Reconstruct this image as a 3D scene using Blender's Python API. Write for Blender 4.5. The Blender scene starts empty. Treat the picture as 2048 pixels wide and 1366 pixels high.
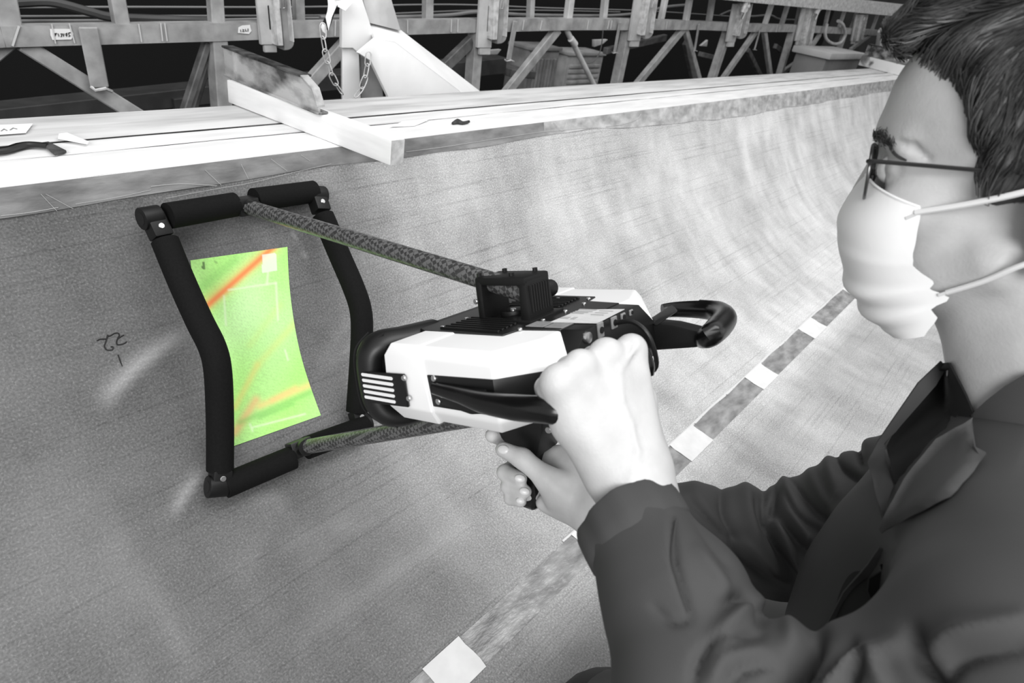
import bpy, bmesh, math, random
import numpy as np
from mathutils import Vector, Matrix
from mathutils.geometry import delaunay_2d_cdt
random.seed(7); np.random.seed(7)
SC = bpy.context.scene
COL = SC.collection

# ------------------------------------------------------------------ camera
# World: X runs along the mould, Y across it (away), Z up; the flange of the mould is z = 0.
FPX = 1290.0                                   # focal length in pixels of the 2048 px wide frame
def _n(v): return v/np.linalg.norm(v)
cX = _n(np.array([1176., -573., FPX]))          # world X seen from the camera (right, down, forward)
cD = np.array([-384., 2117., FPX]); cD = _n(cD); cD = _n(cD-cX*(cD@cX))
cY = np.cross(-cD, cX)
R = np.stack([cX, cY, -cD])
CAM = np.array([0., 0., .343])
cam_data = bpy.data.cameras.new('camera'); cam = bpy.data.objects.new('camera', cam_data); COL.objects.link(cam)
cam_data.sensor_width = 36.0; cam_data.lens = 36.0*FPX/2048.0
cam_data.clip_start = .02; cam_data.clip_end = 100
_cm = Matrix(((R[0][0], -R[0][1], -R[0][2], CAM[0]), (R[1][0], -R[1][1], -R[1][2], CAM[1]),
              (R[2][0], -R[2][1], -R[2][2], CAM[2]), (0, 0, 0, 1)))
cam.matrix_world = _cm
cam_data.dof.use_dof = True; cam_data.dof.focus_distance = .95; cam_data.dof.aperture_fstop = 9.0
SC.camera = cam

# ------------------------------------------------------------------ world and lamps
SC.view_settings.view_transform = 'Standard'; SC.view_settings.look = 'None'
SC.view_settings.gamma = 1.0; SC.view_settings.use_curve_mapping = False
SC.view_settings.exposure = 0.22
world = bpy.data.worlds.new('world'); SC.world = world; world.use_nodes = True
world.node_tree.nodes['Background'].inputs[0].default_value = (1, 1, 1, 1)
world.node_tree.nodes['Background'].inputs[1].default_value = WORLD_STRENGTH = 0.55
def area(name, loc, target, sx, sy, power):
    d = bpy.data.lights.new(name, 'AREA'); d.shape = 'RECTANGLE'; d.size = sx; d.size_y = sy; d.energy = power
    o = bpy.data.objects.new(name, d); COL.objects.link(o); o.location = loc
    o.rotation_euler = (Vector(target)-Vector(loc)).to_track_quat('-Z', 'Y').to_euler(); return o
area('hall_skylight', (1.2, -.5, 3.0), (.9, .5, -.3), 3.4, 1.8, 80)
area('left_fill_light', (-3.0, -2.0, 2.1), (.6, .3, 0), 2.6, 2.0, 165)  # added fill from behind left to brighten upright faces; no window is built

# ------------------------------------------------------------------ projections of the survey of the photograph
def ray(px, py): return R@np.array([(px-1024)/FPX, (py-683)/FPX, 1.])
def at(px, py, d): return CAM+ray(px, py)*d
def onz(px, py, z=0.): d = ray(px, py); return CAM+d*((z-CAM[2])/d[2])
def ony(px, py, y): d = ray(px, py); return CAM+d*(y/d[1])
def proj(P): c = R.T@(np.asarray(P)-CAM); return 1024+FPX*c[0]/c[2], 683+FPX*c[1]/c[2], c[2]
PROF = np.array([(.945, 0), (.938, -.03), (.910, -.08), (.853, -.18), (.777, -.285), (.68, -.385), (.57, -.455),
                 (.45, -.505), (.33, -.535), (.1, -.555), (-.3, -.57), (-1.2, -.56)])
_pl = np.concatenate([[0], np.cumsum(np.linalg.norm(np.diff(PROF, axis=0), axis=1))])
def _smooth_prof():
    v = np.linspace(0, _pl[-1], 260); y = np.interp(v, _pl, PROF[:, 0]); z = np.interp(v, _pl, PROF[:, 1])
    k = np.hanning(17); k /= k.sum()
    yy = np.convolve(np.pad(y, 8, mode='reflect', reflect_type='odd'), k, 'valid'); zz = np.convolve(np.pad(z, 8, mode='reflect', reflect_type='odd'), k, 'valid')
    return v, yy, zz
PV, PY, PZ = _smooth_prof()
def S(x, v, off=0.):                            # point on the mould surface: x along, v down the profile
    y = np.interp(v, PV, PY); z = np.interp(v, PV, PZ)
    if off:
        e = .004; dy = np.interp(v+e, PV, PY)-np.interp(v-e, PV, PY); dz = np.interp(v+e, PV, PZ)-np.interp(v-e, PV, PZ)
        l = math.hypot(dy, dz); y = y+off*dz/l; z = z-off*dy/l
    return np.array([x, y, z])
def wallxv(px, py):
    d = ray(px, py); g = (PY*d[2]-(PZ-CAM[2])*d[1])
    i = np.where(g[:-1]*g[1:] <= 0)[0]
    i = i[0] if len(i) else 0
    s = g[i]/(g[i]-g[i+1]); v = PV[i]+s*(PV[i+1]-PV[i]); y = PY[i]+s*(PY[i+1]-PY[i])
    z = PZ[i]+s*(PZ[i+1]-PZ[i]); t = (y/d[1]) if abs(d[1]) > abs(d[2]) else (z-CAM[2])/d[2]
    return d[0]*t, v
def wall(px, py, off=0.): x, v = wallxv(px, py); return S(x, v, off)

# ------------------------------------------------------------------ materials
def lin(g): g = g/255.; return g/12.92 if g <= .04045 else ((g+.055)/1.055)**2.4
def rgb(c): return tuple(lin(x) for x in c)+(1,) if hasattr(c, '__len__') else (lin(c),)*3+(1,)
def mat(name, c, rough=.6, c2=None, scale=20, bump=0., bscale=60, metal=0., spec=.5, stretch=(1, 1, 1), detail=4, lo=.35, hi=.65, bdist=.002):
    m = bpy.data.materials.new(name); m.use_nodes = True; nt = m.node_tree; N, L = nt.nodes, nt.links
    b = N['Principled BSDF']; b.inputs['Roughness'].default_value = rough; b.inputs['Metallic'].default_value = metal
    b.inputs['Specular IOR Level'].default_value = spec; b.inputs['Base Color'].default_value = rgb(c)
    if c2 is not None or bump:
        tc = N.new('ShaderNodeTexCoord'); mp = N.new('ShaderNodeMapping'); mp.inputs['Scale'].default_value = stretch
        L.new(tc.outputs['Object'], mp.inputs[0])
    if c2 is not None:
        n = N.new('ShaderNodeTexNoise'); n.inputs['Scale'].default_value = scale; n.inputs['Detail'].default_value = detail
        L.new(mp.outputs[0], n.inputs['Vector']); r = N.new('ShaderNodeValToRGB')
        r.color_ramp.elements[0].position = lo; r.color_ramp.elements[1].position = hi
        r.color_ramp.elements[0].color = rgb(c); r.color_ramp.elements[1].color = rgb(c2)
        L.new(n.outputs[0], r.inputs[0]); L.new(r.outputs[0], b.inputs['Base Color'])
    if bump:
        n2 = N.new('ShaderNodeTexNoise'); n2.inputs['Scale'].default_value = bscale; n2.inputs['Detail'].default_value = 3
        L.new(mp.outputs[0], n2.inputs['Vector']); bp = N.new('ShaderNodeBump'); bp.inputs['Strength'].default_value = bump
        bp.inputs['Distance'].default_value = bdist
        L.new(n2.outputs[0], bp.inputs['Height']); L.new(bp.outputs[0], b.inputs['Normal'])
    return m
def mnode(nt, op, a, b=None):
    n = nt.nodes.new('ShaderNodeMath'); n.operation = op
    for i, q in enumerate((a, b)):
        if q is None: continue
        if isinstance(q, (int, float)): n.inputs[i].default_value = q
        else: nt.links.new(q, n.inputs[i])
    return n.outputs[0]

# ------------------------------------------------------------------ object helpers
W = {}
def put(o, parent, M):
    COL.objects.link(o)
    if parent is not None:
        o.parent = parent; o.matrix_parent_inverse = Matrix(); o.matrix_basis = W[parent].inverted()@M
    else: o.matrix_basis = M
    W[o] = M.copy()
def thing(name, label, cat, loc=(0, 0, 0), M=None, group=None):
    o = bpy.data.objects.new(name, None); o.empty_display_size = .05
    put(o, None, M if M is not None else Matrix.Translation(Vector(loc)))
    o['label'] = label; o['category'] = cat
    if group: o['group'] = group
    return o
def tag(o, label, cat=None, group=None, kind=None):
    if label: o['label'] = label
    if cat: o['category'] = cat
    if group: o['group'] = group
    if kind: o['kind'] = kind
    return o
class MB:
    """collects faces in world space; build() links them as ONE mesh object"""
    def __init__(s): s.v = []; s.f = []
    def add(s, v, f):
        k = len(s.v); s.v += [tuple(map(float, p)) for p in v]; s.f += [tuple(i+k for i in q) for q in f]; return s
    def box(s, c, ax, h):
        c = np.asarray(c, float); ax = [np.asarray(a, float)*q for a, q in zip(ax, h)]
        v = [c+sx*ax[0]+sy*ax[1]+sz*ax[2] for sx in (-1, 1) for sy in (-1, 1) for sz in (-1, 1)]
        return s.add(v, [(0, 1, 3, 2), (4, 6, 7, 5), (0, 4, 5, 1), (2, 3, 7, 6), (0, 2, 6, 4), (1, 5, 7, 3)])
    def abox(s, lo, hi):
        lo = np.array(lo, float); hi = np.array(hi, float); return s.box((lo+hi)/2, np.eye(3), (hi-lo)/2)
    def prism(s, pts, off):
        n = len(pts); p = [np.asarray(q, float) for q in pts]; off = np.asarray(off, float)
        return s.add(p+[q+off for q in p], [tuple(range(n))[::-1], tuple(range(n, 2*n))]+[(i, (i+1) % n, n+(i+1) % n, n+i) for i in range(n)])
    def hull(s, pts):
        bm = bmesh.new()
        for p in pts: bm.verts.new(tuple(map(float, p)))
        r = bmesh.ops.convex_hull(bm, input=bm.verts)
        bmesh.ops.dissolve_limit(bm, angle_limit=.02, verts=bm.verts, edges=bm.edges)
        lone = [v for v in bm.verts if not v.link_faces]; bmesh.ops.delete(bm, geom=lone, context='VERTS')
        bm.verts.index_update()
        s.add([v.co for v in bm.verts], [[v.index for v in f.verts] for f in bm.faces]); bm.free(); return s
    def tube(s, pts, r, n=12, closed=False, flat=1., up=None, sub=0):
        P = [np.asarray(p, float) for p in pts]
        rr = list(r) if hasattr(r, '__len__') else [r]*len(P)
        if sub: P, rr = catmull(P, rr, sub, closed)
        m = len(P); T = []
        for i in range(m):
            a = P[(i-1) % m] if closed or i > 0 else P[0]; b = P[(i+1) % m] if closed or i < m-1 else P[-1]
            T.append(_n(b-a))
        u = np.array(up if up is not None else (0.31, .22, .92), float)
        if abs(_n(u)@T[0]) > .95: u = np.array([1., .1, 0])
        v0 = []; f = []
        for i in range(m):
            u = _n(u-T[i]*(u@T[i])); w = np.cross(T[i], u)
            for k in range(n):
                a = 2*math.pi*k/n; v0.append(P[i]+(u*math.cos(a)*flat+w*math.sin(a))*rr[i])
        for i in range(m if closed else m-1):
            j = (i+1) % m
            f += [(i*n+k, i*n+(k+1) % n, j*n+(k+1) % n, j*n+k) for k in range(n)]
        if not closed: f += [tuple(range(n))[::-1], tuple((m-1)*n+k for k in range(n))]
        return s.add(v0, f)
    def cyl(s, a, b, r, n=16): return s.tube([a, b], r, n)
    def ball(s, c, r, ax=None, n=12):
        ax = np.eye(3) if ax is None else np.asarray(ax); r = np.asarray(r if hasattr(r, '__len__') else (r, r, r), float)
        c = np.asarray(c, float); v = [c+ax.T@(r*np.array([0, 0, 1.]))]; f = []; m = n//2
        for i in range(1, m):
            t = math.pi*i/m
            for k in range(n):
                a = 2*math.pi*k/n; v.append(c+ax.T@(r*np.array([math.sin(t)*math.cos(a), math.sin(t)*math.sin(a), math.cos(t)])))
        v.append(c+ax.T@(r*np.array([0, 0, -1.])))
        f += [(0, 1+k, 1+(k+1) % n) for k in range(n)]
        for i in range(m-2): f += [(1+i*n+k, 1+(i+1)*n+k, 1+(i+1)*n+(k+1) % n, 1+i*n+(k+1) % n) for k in range(n)]
        e = len(v)-1; q = 1+(m-2)*n; f += [(e, q+(k+1) % n, q+k) for k in range(n)]
        return s.add(v, f)
    def grid(s, G, closed=False):
        a, b = len(G), len(G[0]); v = [p for r_ in G for p in r_]
        return s.add(v, [(i*b+j, i*b+(j+1) % b, (i+1)*b+(j+1) % b, (i+1)*b+j) for i in range(a-1) for j in range(b if closed else b-1)])
    def build(s, name, m, parent=None, bevel=0., seg=2, smooth=35, thick=0., M=None):
        me = bpy.data.meshes.new(name)
        wm = W[parent] if parent is not None else (M if M is not None else Matrix())
        inv = np.array(wm.inverted()); v = np.array(s.v); v = v@inv[:3, :3].T+inv[:3, 3]
        me.from_pydata(v.tolist(), [], s.f); me.materials.append(m)
        bm = bmesh.new(); bm.from_mesh(me)
        bmesh.ops.recalc_face_normals(bm, faces=bm.faces)
        if thick: bmesh.ops.solidify(bm, geom=bm.faces[:], thickness=thick)
        if bevel:
            ed = [e for e in bm.edges if len(e.link_faces) == 2 and e.calc_face_angle(0) > .5]
            bmesh.ops.bevel(bm, geom=ed, offset=bevel, segments=seg, affect='EDGES', profile=.6, clamp_overlap=True)
        bm.to_mesh(me); bm.free()
        if smooth:
            me.polygons.foreach_set('use_smooth', [True]*len(me.polygons)); me.set_sharp_from_angle(angle=math.radians(smooth))
        o = bpy.data.objects.new(name, me); put(o, parent, wm); return o
def inst(src_mesh, name, parent, M):
    o = bpy.data.objects.new(name, src_mesh); put(o, parent, M); return o
def catmull(P, rr, sub, closed=False):
    P = [np.asarray(p, float) for p in P]; m = len(P); out = []; ro = []
    for i in range(m if closed else m-1):
        g = lambda k: P[k % m] if closed else P[min(max(k, 0), m-1)]
        h = lambda k: rr[k % m] if closed else rr[min(max(k, 0), m-1)]
        p0, p1, p2, p3 = g(i-1), g(i), g(i+1), g(i+2)
        for t in np.arange(sub)/sub:
            out.append(.5*((2*p1)+(-p0+p2)*t+(2*p0-5*p1+4*p2-p3)*t*t+(-p0+3*p1-3*p2+p3)*t**3)); ro.append(h(i)+(h(i+1)-h(i))*t)
    if not closed: out.append(P[-1]); ro.append(rr[-1])
    return out, ro
def frame_mat(o, x, y, z):
    return Matrix(((x[0], y[0], z[0], o[0]), (x[1], y[1], z[1], o[1]), (x[2], y[2], z[2], o[2]), (0, 0, 0, 1)))
def pxgrid(poly, step):
    """triangulated fill of a 2D outline"""
    P = np.array(poly, float); b = []
    for i in range(len(P)):
        q = P[(i+1) % len(P)]; k = max(1, int(np.linalg.norm(q-P[i])/step)); b += [P[i]+(q-P[i])*t/k for t in range(k)]
    b = np.array(b); n = len(b); pts = [Vector(p) for p in b]
    lo, hi = P.min(0), P.max(0)
    xs = np.arange(lo[0]+step/2, hi[0], step); ys = np.arange(lo[1]+step/2, hi[1], step)
    for x in xs:
        for y in ys:
            ins = False; j = n-1
            for i in range(n):
                if (b[i][1] > y) != (b[j][1] > y) and x < (b[j][0]-b[i][0])*(y-b[i][1])/(b[j][1]-b[i][1])+b[i][0]: ins = not ins
                j = i
            if ins and np.min((b[:, 0]-x)**2+(b[:, 1]-y)**2) > (.45*step)**2: pts.append(Vector((x, y)))
    r = delaunay_2d_cdt(pts, [], [list(range(n))], 1, 1e-6)
    return np.array([tuple(p) for p in r[0]]), [tuple(f) for f in r[2]]

# ------------------------------------------------------------------ signed distance fields -> mesh (bodies and cloth)
class SDF:
    def __init__(s, lo, hi, h):
        s.lo = np.array(lo, float); s.h = h; s.n = np.ceil((np.array(hi)-s.lo)/h).astype(int)+1
        s.g = np.full(s.n, .5, np.float32)
    def _sl(s, a, b):
        i = np.clip(np.floor((np.array(a)-s.lo)/s.h).astype(int), 0, s.n); j = np.clip(np.ceil((np.array(b)-s.lo)/s.h).astype(int)+1, 0, s.n)
        if (j-i).min() <= 0: return None
        ax = [(s.lo[k]+s.h*np.arange(i[k], j[k])).astype(np.float32) for k in range(3)]
        return tuple(slice(i[k], j[k]) for k in range(3)), np.meshgrid(*ax, indexing='ij', sparse=True)
    def _mix(s, sl, d, k, op):
        o = s.g[sl]
        if op == '-': d = -d; hh = np.clip(k-np.abs(o-d), 0, None)/max(k, 1e-6); s.g[sl] = np.maximum(o, d)+hh*hh*k*.25
        else: hh = np.clip(k-np.abs(o-d), 0, None)/max(k, 1e-6); s.g[sl] = np.minimum(o, d)-hh*hh*k*.25
    def cone(s, a, ra, b, rb, k=.01, op='+', flat=None):
        a = np.array(a, float); b = np.array(b, float); r = max(ra, rb); m = r+k+4*s.h
        q = s._sl(np.minimum(a, b)-m, np.maximum(a, b)+m)
        if q is None: return s
        sl, (X, Y, Z) = q; ab = b-a; L2 = ab@ab+1e-12
        px, py, pz = X-a[0], Y-a[1], Z-a[2]
        t = np.clip((px*ab[0]+py*ab[1]+pz*ab[2])/L2, 0, 1)
        if flat is not None:                        # squash along direction flat=(dir, factor)
            dv, fc = flat; dv = np.array(dv, float)/np.linalg.norm(dv)
            ex, ey, ez = px-t*ab[0], py-t*ab[1], pz-t*ab[2]; dd = ex*dv[0]+ey*dv[1]+ez*dv[2]
            w2 = ex*ex+ey*ey+ez*ez+dd*dd*(1/fc**2-1); d = (np.sqrt(w2)-(ra+(rb-ra)*t))*fc
        else: d = np.sqrt((px-t*ab[0])**2+(py-t*ab[1])**2+(pz-t*ab[2])**2)-(ra+(rb-ra)*t)
        s._mix(sl, d, k, op); return s
    def chain(s, P, r, k=.01, op='+', kk=None):
        for i in range(len(P)-1): s.cone(P[i], r[i], P[i+1], r[i+1], k, op)
        return s
    def ell(s, c, r, ax=None, k=.01, op='+'):
        c = np.array(c, float); r = np.array(r, float); ax = np.eye(3) if ax is None else np.array(ax, float); m = r.max()+k+4*s.h
        q = s._sl(c-m, c+m)
        if q is None: return s
        sl, (X, Y, Z) = q; px, py, pz = X-c[0], Y-c[1], Z-c[2]
        u = [(px*ax[i][0]+py*ax[i][1]+pz*ax[i][2]) for i in range(3)]
        k0 = np.sqrt(sum((u[i]/r[i])**2 for i in range(3))); k1 = np.sqrt(sum((u[i]/r[i]**2)**2 for i in range(3)))
        s._mix(sl, k0*(k0-1)/np.maximum(k1, 1e-6), k, op); return s
    def half(s, p, n, k=.003):                      # cut away the side n points to
        n = np.array(n, float)/np.linalg.norm(n); q = s._sl(s.lo, s.lo+s.h*s.n); sl, (X, Y, Z) = q
        d = (X-p[0])*n[0]+(Y-p[1])*n[1]+(Z-p[2])*n[2]; s.g = np.maximum(s.g, d.astype(np.float32)); return s
    def val(s, P):
        q = (np.asarray(P)-s.lo)/s.h; i = np.floor(q).astype(int)
        if (i < 0).any() or (i >= s.n-1).any(): return .5
        f = q-i; c = s.g[i[0]:i[0]+2, i[1]:i[1]+2, i[2]:i[2]+2]
        c = c[0]*(1-f[0])+c[1]*f[0]; c = c[0]*(1-f[1])+c[1]*f[1]; return c[0]*(1-f[2])+c[1]*f[2]
    def grad(s, P):
        e = s.h; P = np.asarray(P, float)
        g = np.array([s.val(P+e*d)-s.val(P-e*d) for d in np.eye(3)]); l = np.linalg.norm(g); return g/l if l > 1e-9 else np.array([0, 0, 1.])
    def hit(s, px, py, t0=.2, t1=1.3, step=.003):   # first surface point along a line of sight
        d = ray(px, py); t = t0; pv = .5
        while t < t1:
            v = s.val(CAM+d*t)
            if v < 0: return CAM+d*(t-step*(-v)/(pv-v+1e-9))
            pv = v; t += step
        return None
    def mesh(s):
        g = s.g; ins = g < 0; n = np.array(g.shape)
        cs = np.zeros(n-1, np.int8)
        for a in (0, 1):
            for b in (0, 1):
                for c in (0, 1): cs += ins[a:n[0]-1+a, b:n[1]-1+b, c:n[2]-1+c]
        act = (cs > 0) & (cs < 8); I = np.argwhere(act); idx = np.full(n-1, -1, np.int32); idx[act] = np.arange(len(I))
        acc = np.zeros((len(I), 3)); cnt = np.zeros(len(I)); cor = {}
        for a in (0, 1):
            for b in (0, 1):
                for c in (0, 1): cor[a, b, c] = g[I[:, 0]+a, I[:, 1]+b, I[:, 2]+c]
        for p in cor:
            for ax in range(3):
                if p[ax]: continue
                q = list(p); q[ax] = 1; q = tuple(q); A, B = cor[p], cor[q]; m = (A < 0) != (B < 0)
                t = np.where(m, A/np.where(m, A-B, 1), 0); pos = np.tile(np.array(p, float), (len(I), 1)); pos[:, ax] += t
                acc[m] += pos[m]; cnt[m] += 1
        V = s.lo+s.h*(I+acc/np.maximum(cnt, 1)[:, None]); F = []
        for ax in range(3):
            u, w = (ax+1) % 3, (ax+2) % 3; sl0 = [slice(None)]*3; sl1 = [slice(None)]*3; sl0[ax] = slice(0, -1); sl1[ax] = slice(1, None)
            ch = ins[tuple(sl0)] != ins[tuple(sl1)]; E = np.argwhere(ch); E = E[(E[:, u] > 0) & (E[:, w] > 0) & (E[:, u] < n[u]-1) & (E[:, w] < n[w]-1)]
            def cell(du, dw): k = E.copy(); k[:, u] -= du; k[:, w] -= dw; return idx[k[:, 0], k[:, 1], k[:, 2]]
            q = np.stack([cell(1, 1), cell(0, 1), cell(0, 0), cell(1, 0)], 1); fl = ~ins[E[:, 0], E[:, 1], E[:, 2]]; q[fl] = q[fl][:, ::-1]; F.append(q)
        F = np.concatenate(F); F = F[(F >= 0).all(1)]; return V, F
    def build(s, name, m, parent, relax=2, disp=None):
        V, F = s.mesh(); me = bpy.data.meshes.new(name); inv = np.array(W[parent].inverted())
        if relax:
            e = np.concatenate([F[:, [0, 1]], F[:, [1, 2]], F[:, [2, 3]], F[:, [3, 0]]]); e = np.concatenate([e, e[:, ::-1]])
            for it in range(relax):
                for lam in (.5, -.52):
                    a = np.zeros_like(V); np.add.at(a, e[:, 0], V[e[:, 1]]); c = np.bincount(e[:, 0], minlength=len(V))[:, None]
                    V = V+lam*(a/np.maximum(c, 1)-V)
        if disp is not None:
            fn = np.cross(V[F[:, 2]]-V[F[:, 0]], V[F[:, 3]]-V[F[:, 1]]); N_ = np.zeros_like(V)
            for c in range(4): np.add.at(N_, F[:, c], fn)
            V = V+disp(V, N_/np.maximum(np.linalg.norm(N_, axis=1), 1e-12)[:, None])
        s.V = V; s.F = F
        P = V@inv[:3, :3].T+inv[:3, 3]
        me.vertices.add(len(P)); me.vertices.foreach_set('co', P.ravel()); me.loops.add(F.size); me.loops.foreach_set('vertex_index', F.ravel().astype(np.int32))
        me.polygons.add(len(F)); me.polygons.foreach_set('loop_start', np.arange(0, F.size, 4, dtype=np.int32)); me.polygons.foreach_set('loop_total', np.full(len(F), 4, np.int32))
        me.update(calc_edges=True); me.validate(); me.polygons.foreach_set('use_smooth', [True]*len(me.polygons)); me.materials.append(m)
        o = bpy.data.objects.new(name, me); put(o, parent, W[parent]); return o
# ------------------------------------------------------------------ structure: hall shell
M_floor = mat('hall_floor', 60, .8, 75, 3)
M_dark = mat('unlit_hall_backdrop', 6, .95, 9, 2)  # near black wall colour stands for the unlit space behind the rack
def struct(o): o['kind'] = 'structure'; return o
struct(MB().abox((-4, -4, -.98), (16, 4.6, -.93)).build('floor', M_floor, smooth=0))
struct(MB().abox((-4, 4.6, -.93), (16, 4.7, 4)).build('wall_back', M_dark, smooth=0))
struct(MB().abox((16, -4, -.93), (16.1, 4.6, 4)).build('wall_right', M_floor, smooth=0))

# ------------------------------------------------------------------ the blade mould
def skin_material():
    m = bpy.data.materials.new('glass_fibre_skin'); m.use_nodes = True; nt = m.node_tree; N, L = nt.nodes, nt.links
    b = N['Principled BSDF']; b.inputs['Roughness'].default_value = .5; b.inputs['Specular IOR Level'].default_value = .35
    uv = N.new('ShaderNodeUVMap'); uv.uv_map = 'UVMap'
    def noise(sx, sy, det=3, rough=.55, w=0.):
        mp = N.new('ShaderNodeMapping'); mp.inputs['Scale'].default_value = (sx, sy, 1); mp.inputs['Location'].default_value = (w, w*.7, 0)
        L.new(uv.outputs[0], mp.inputs[0]); n = N.new('ShaderNodeTexNoise'); n.inputs['Scale'].default_value = 1; n.inputs['Detail'].default_value = det
        n.inputs['Roughness'].default_value = rough; L.new(mp.outputs[0], n.inputs['Vector']); return n.outputs[0]
    def rng(x, a, c, d, e):
        r = N.new('ShaderNodeMapRange'); r.inputs[1].default_value = a; r.inputs[2].default_value = c; r.inputs[3].default_value = d; r.inputs[4].default_value = e
        L.new(x, r.inputs[0]); return r.outputs[0]
    band = noise(9, 1.1, 4); blotch = noise(4, 5, 4, .6, 3.1); lines = noise(1.6, 170, 4, .62, 9.); weave = noise(330, 330, 1, .5, 1.7); dots = noise(420, 300, 0, .5, 5.)
    diag = noise(14, 9, 5, .6, 12.)
    v = mnode(nt, 'ADD', rng(band, .36, .64, -.085, .085), rng(blotch, .35, .65, -.14, .14))
    v = mnode(nt, 'ADD', v, rng(diag, .38, .64, -.07, .08))
    v = mnode(nt, 'ADD', v, rng(weave, .35, .65, -.2, .2))
    v = mnode(nt, 'SUBTRACT', v, rng(lines, .56, .65, 0, .20))
    v = mnode(nt, 'ADD', v, rng(dots, .64, .72, 0, .38))
    w = N.new('ShaderNodeAttribute'); w.attribute_name = 'wear'; v = mnode(nt, 'ADD', v, w.outputs['Fac'])
    v = mnode(nt, 'MULTIPLY', mnode(nt, 'ADD', v, 1.0), .29)
    p = N.new('ShaderNodeAttribute'); p.attribute_name = 'ply_light'; v = mnode(nt, 'MULTIPLY', v, p.outputs['Fac'])
    cb = N.new('ShaderNodeCombineColor'); [L.new(v, cb.inputs[i]) for i in range(3)]
    L.new(cb.outputs[0], b.inputs['Base Color'])
    bp = N.new('ShaderNodeBump'); bp.inputs['Strength'].default_value = .35; bp.inputs['Distance'].default_value = .004
    L.new(mnode(nt, 'ADD', mnode(nt, 'MULTIPLY', diag, .8), mnode(nt, 'MULTIPLY', weave, .08)), bp.inputs['Height']); L.new(bp.outputs[0], b.inputs['Normal'])
    return m
M_skin = skin_material()
WRINK = [([(212, 815), (232, 780), (275, 735), (325, 695), (366, 668)], .008, .011, 1.5),
         ([(352, 1030), (372, 990), (395, 955), (415, 935)], .005, .008, 1.1),
         ([(345, 1040), (360, 1000), (385, 968)], .003, .007, .4),
         ([(640, 745), (690, 705), (745, 680)], .003, .008, .35),
         ([(640, 735), (700, 640)], .0025, .007, .25),
         ([(560, 1110), (630, 1062), (720, 1015)], .005, .016, .34), ([(505, 1000), (560, 1000), (590, 1060)], .004, .02, .2), ([(600, 1130), (690, 1060), (760, 1035)], .004, .012, .28), ([(20, 1000), (70, 1100), (110, 1230)], .003, .03, .2),
         ([(600, 1270), (700, 1200), (830, 1115), (940, 1040)], .006, .022, .34),
         ([(480, 1180), (520, 1100), (545, 1030)], .003, .02, .2),
         ([(300, 1150), (350, 1260), (390, 1340)], .002, .012, .2),
         ([(575, 445), (620, 530)], .0006, .0016, .8), ([(840, 480), (860, 520)], .0006, .002, .5),
         ([(720, 490), (738, 545)], .0006, .0016, .5),
         ([(205, 1010), (250, 1110), (290, 1215)], .002, .02, .2), ([(100, 900), (150, 1060), (230, 1250)], .002, .04, .18),
         ([(1488, 250), (1500, 350), (1540, 470)], .002, .02, .14), ([(1556, 235), (1578, 345), (1615, 425), (1675, 475)], .003, .02, .2),
         ([(1230, 330), (1250, 420), (1300, 520)], .002, .03, .12), ([(1350, 300), (1372, 400), (1415, 480)], .002, .03, .12)]
def skin():
    xs = np.concatenate([np.arange(-.7, .08, .03), np.arange(.08, 1.25, .0075), np.arange(1.25, 3.2, .025), np.arange(3.2, 11.01, .12)])
    vs = np.concatenate([np.arange(0, .95, .0085), np.arange(.95, PV[-1], .03)])
    Y = np.interp(vs, PV, PY); Z = np.interp(vs, PV, PZ); e = .004
    dy = np.interp(vs+e, PV, PY)-np.interp(vs-e, PV, PY); dz = np.interp(vs+e, PV, PZ)-np.interp(vs-e, PV, PZ); l = np.hypot(dy, dz)
    XX, VV = np.meshgrid(xs, vs, indexing='ij'); off = np.zeros_like(XX); wear = np.zeros_like(XX)
    for pts, hgt, wid, wr in WRINK:
        Q = np.array([wallxv(*p) for p in pts]); dm = np.full(XX.shape, 9.); tm = np.zeros(XX.shape); nq = len(Q)-1
        for iq, (a, b) in enumerate(zip(Q[:-1], Q[1:])):
            ab = b-a; t = np.clip(((XX-a[0])*ab[0]+(VV-a[1])*ab[1])/(ab@ab), 0, 1); dd = np.hypot(XX-a[0]-t*ab[0], VV-a[1]-t*ab[1]); mm = dd < dm; tm = np.where(mm, (iq+t)/nq, tm); dm = np.minimum(dm, dd)
        g = np.exp(-(dm/wid)**2)*np.sin(np.pi*np.clip(tm*.94+.03, 0, 1))**.7; off += hgt*g; wear += wr*g
    P = np.stack([XX, Y[None]+off*(dz/l)[None], Z[None]-off*(dy/l)[None]], -1); a, b = XX.shape
    ids = np.arange(a*b).reshape(a, b); F = np.stack([ids[:-1, :-1], ids[1:, :-1], ids[1:, 1:], ids[:-1, 1:]], -1).reshape(-1, 4)
    me = bpy.data.meshes.new('laminate_skin'); inv = np.array(W[mould].inverted()); V = P.reshape(-1, 3)+inv[:3, 3]
    me.from_pydata(V.tolist(), [], F.tolist()); uv = me.uv_layers.new(name='UVMap')
    li = np.zeros(len(me.loops), np.int32); me.loops.foreach_get('vertex_index', li); UV = np.stack([XX.ravel(), VV.ravel()], 1)[li]
    uv.data.foreach_set('uv', UV.ravel().astype(np.float32))
    for nm, dat in (('wear', wear), ('ply_light', PLY_LIGHT(XX, VV))):
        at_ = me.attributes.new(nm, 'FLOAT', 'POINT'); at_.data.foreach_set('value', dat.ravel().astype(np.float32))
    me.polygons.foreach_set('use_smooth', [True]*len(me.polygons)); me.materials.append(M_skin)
    o = bpy.data.objects.new('laminate_skin', me); put(o, mould, W[mould]); return o
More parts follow.
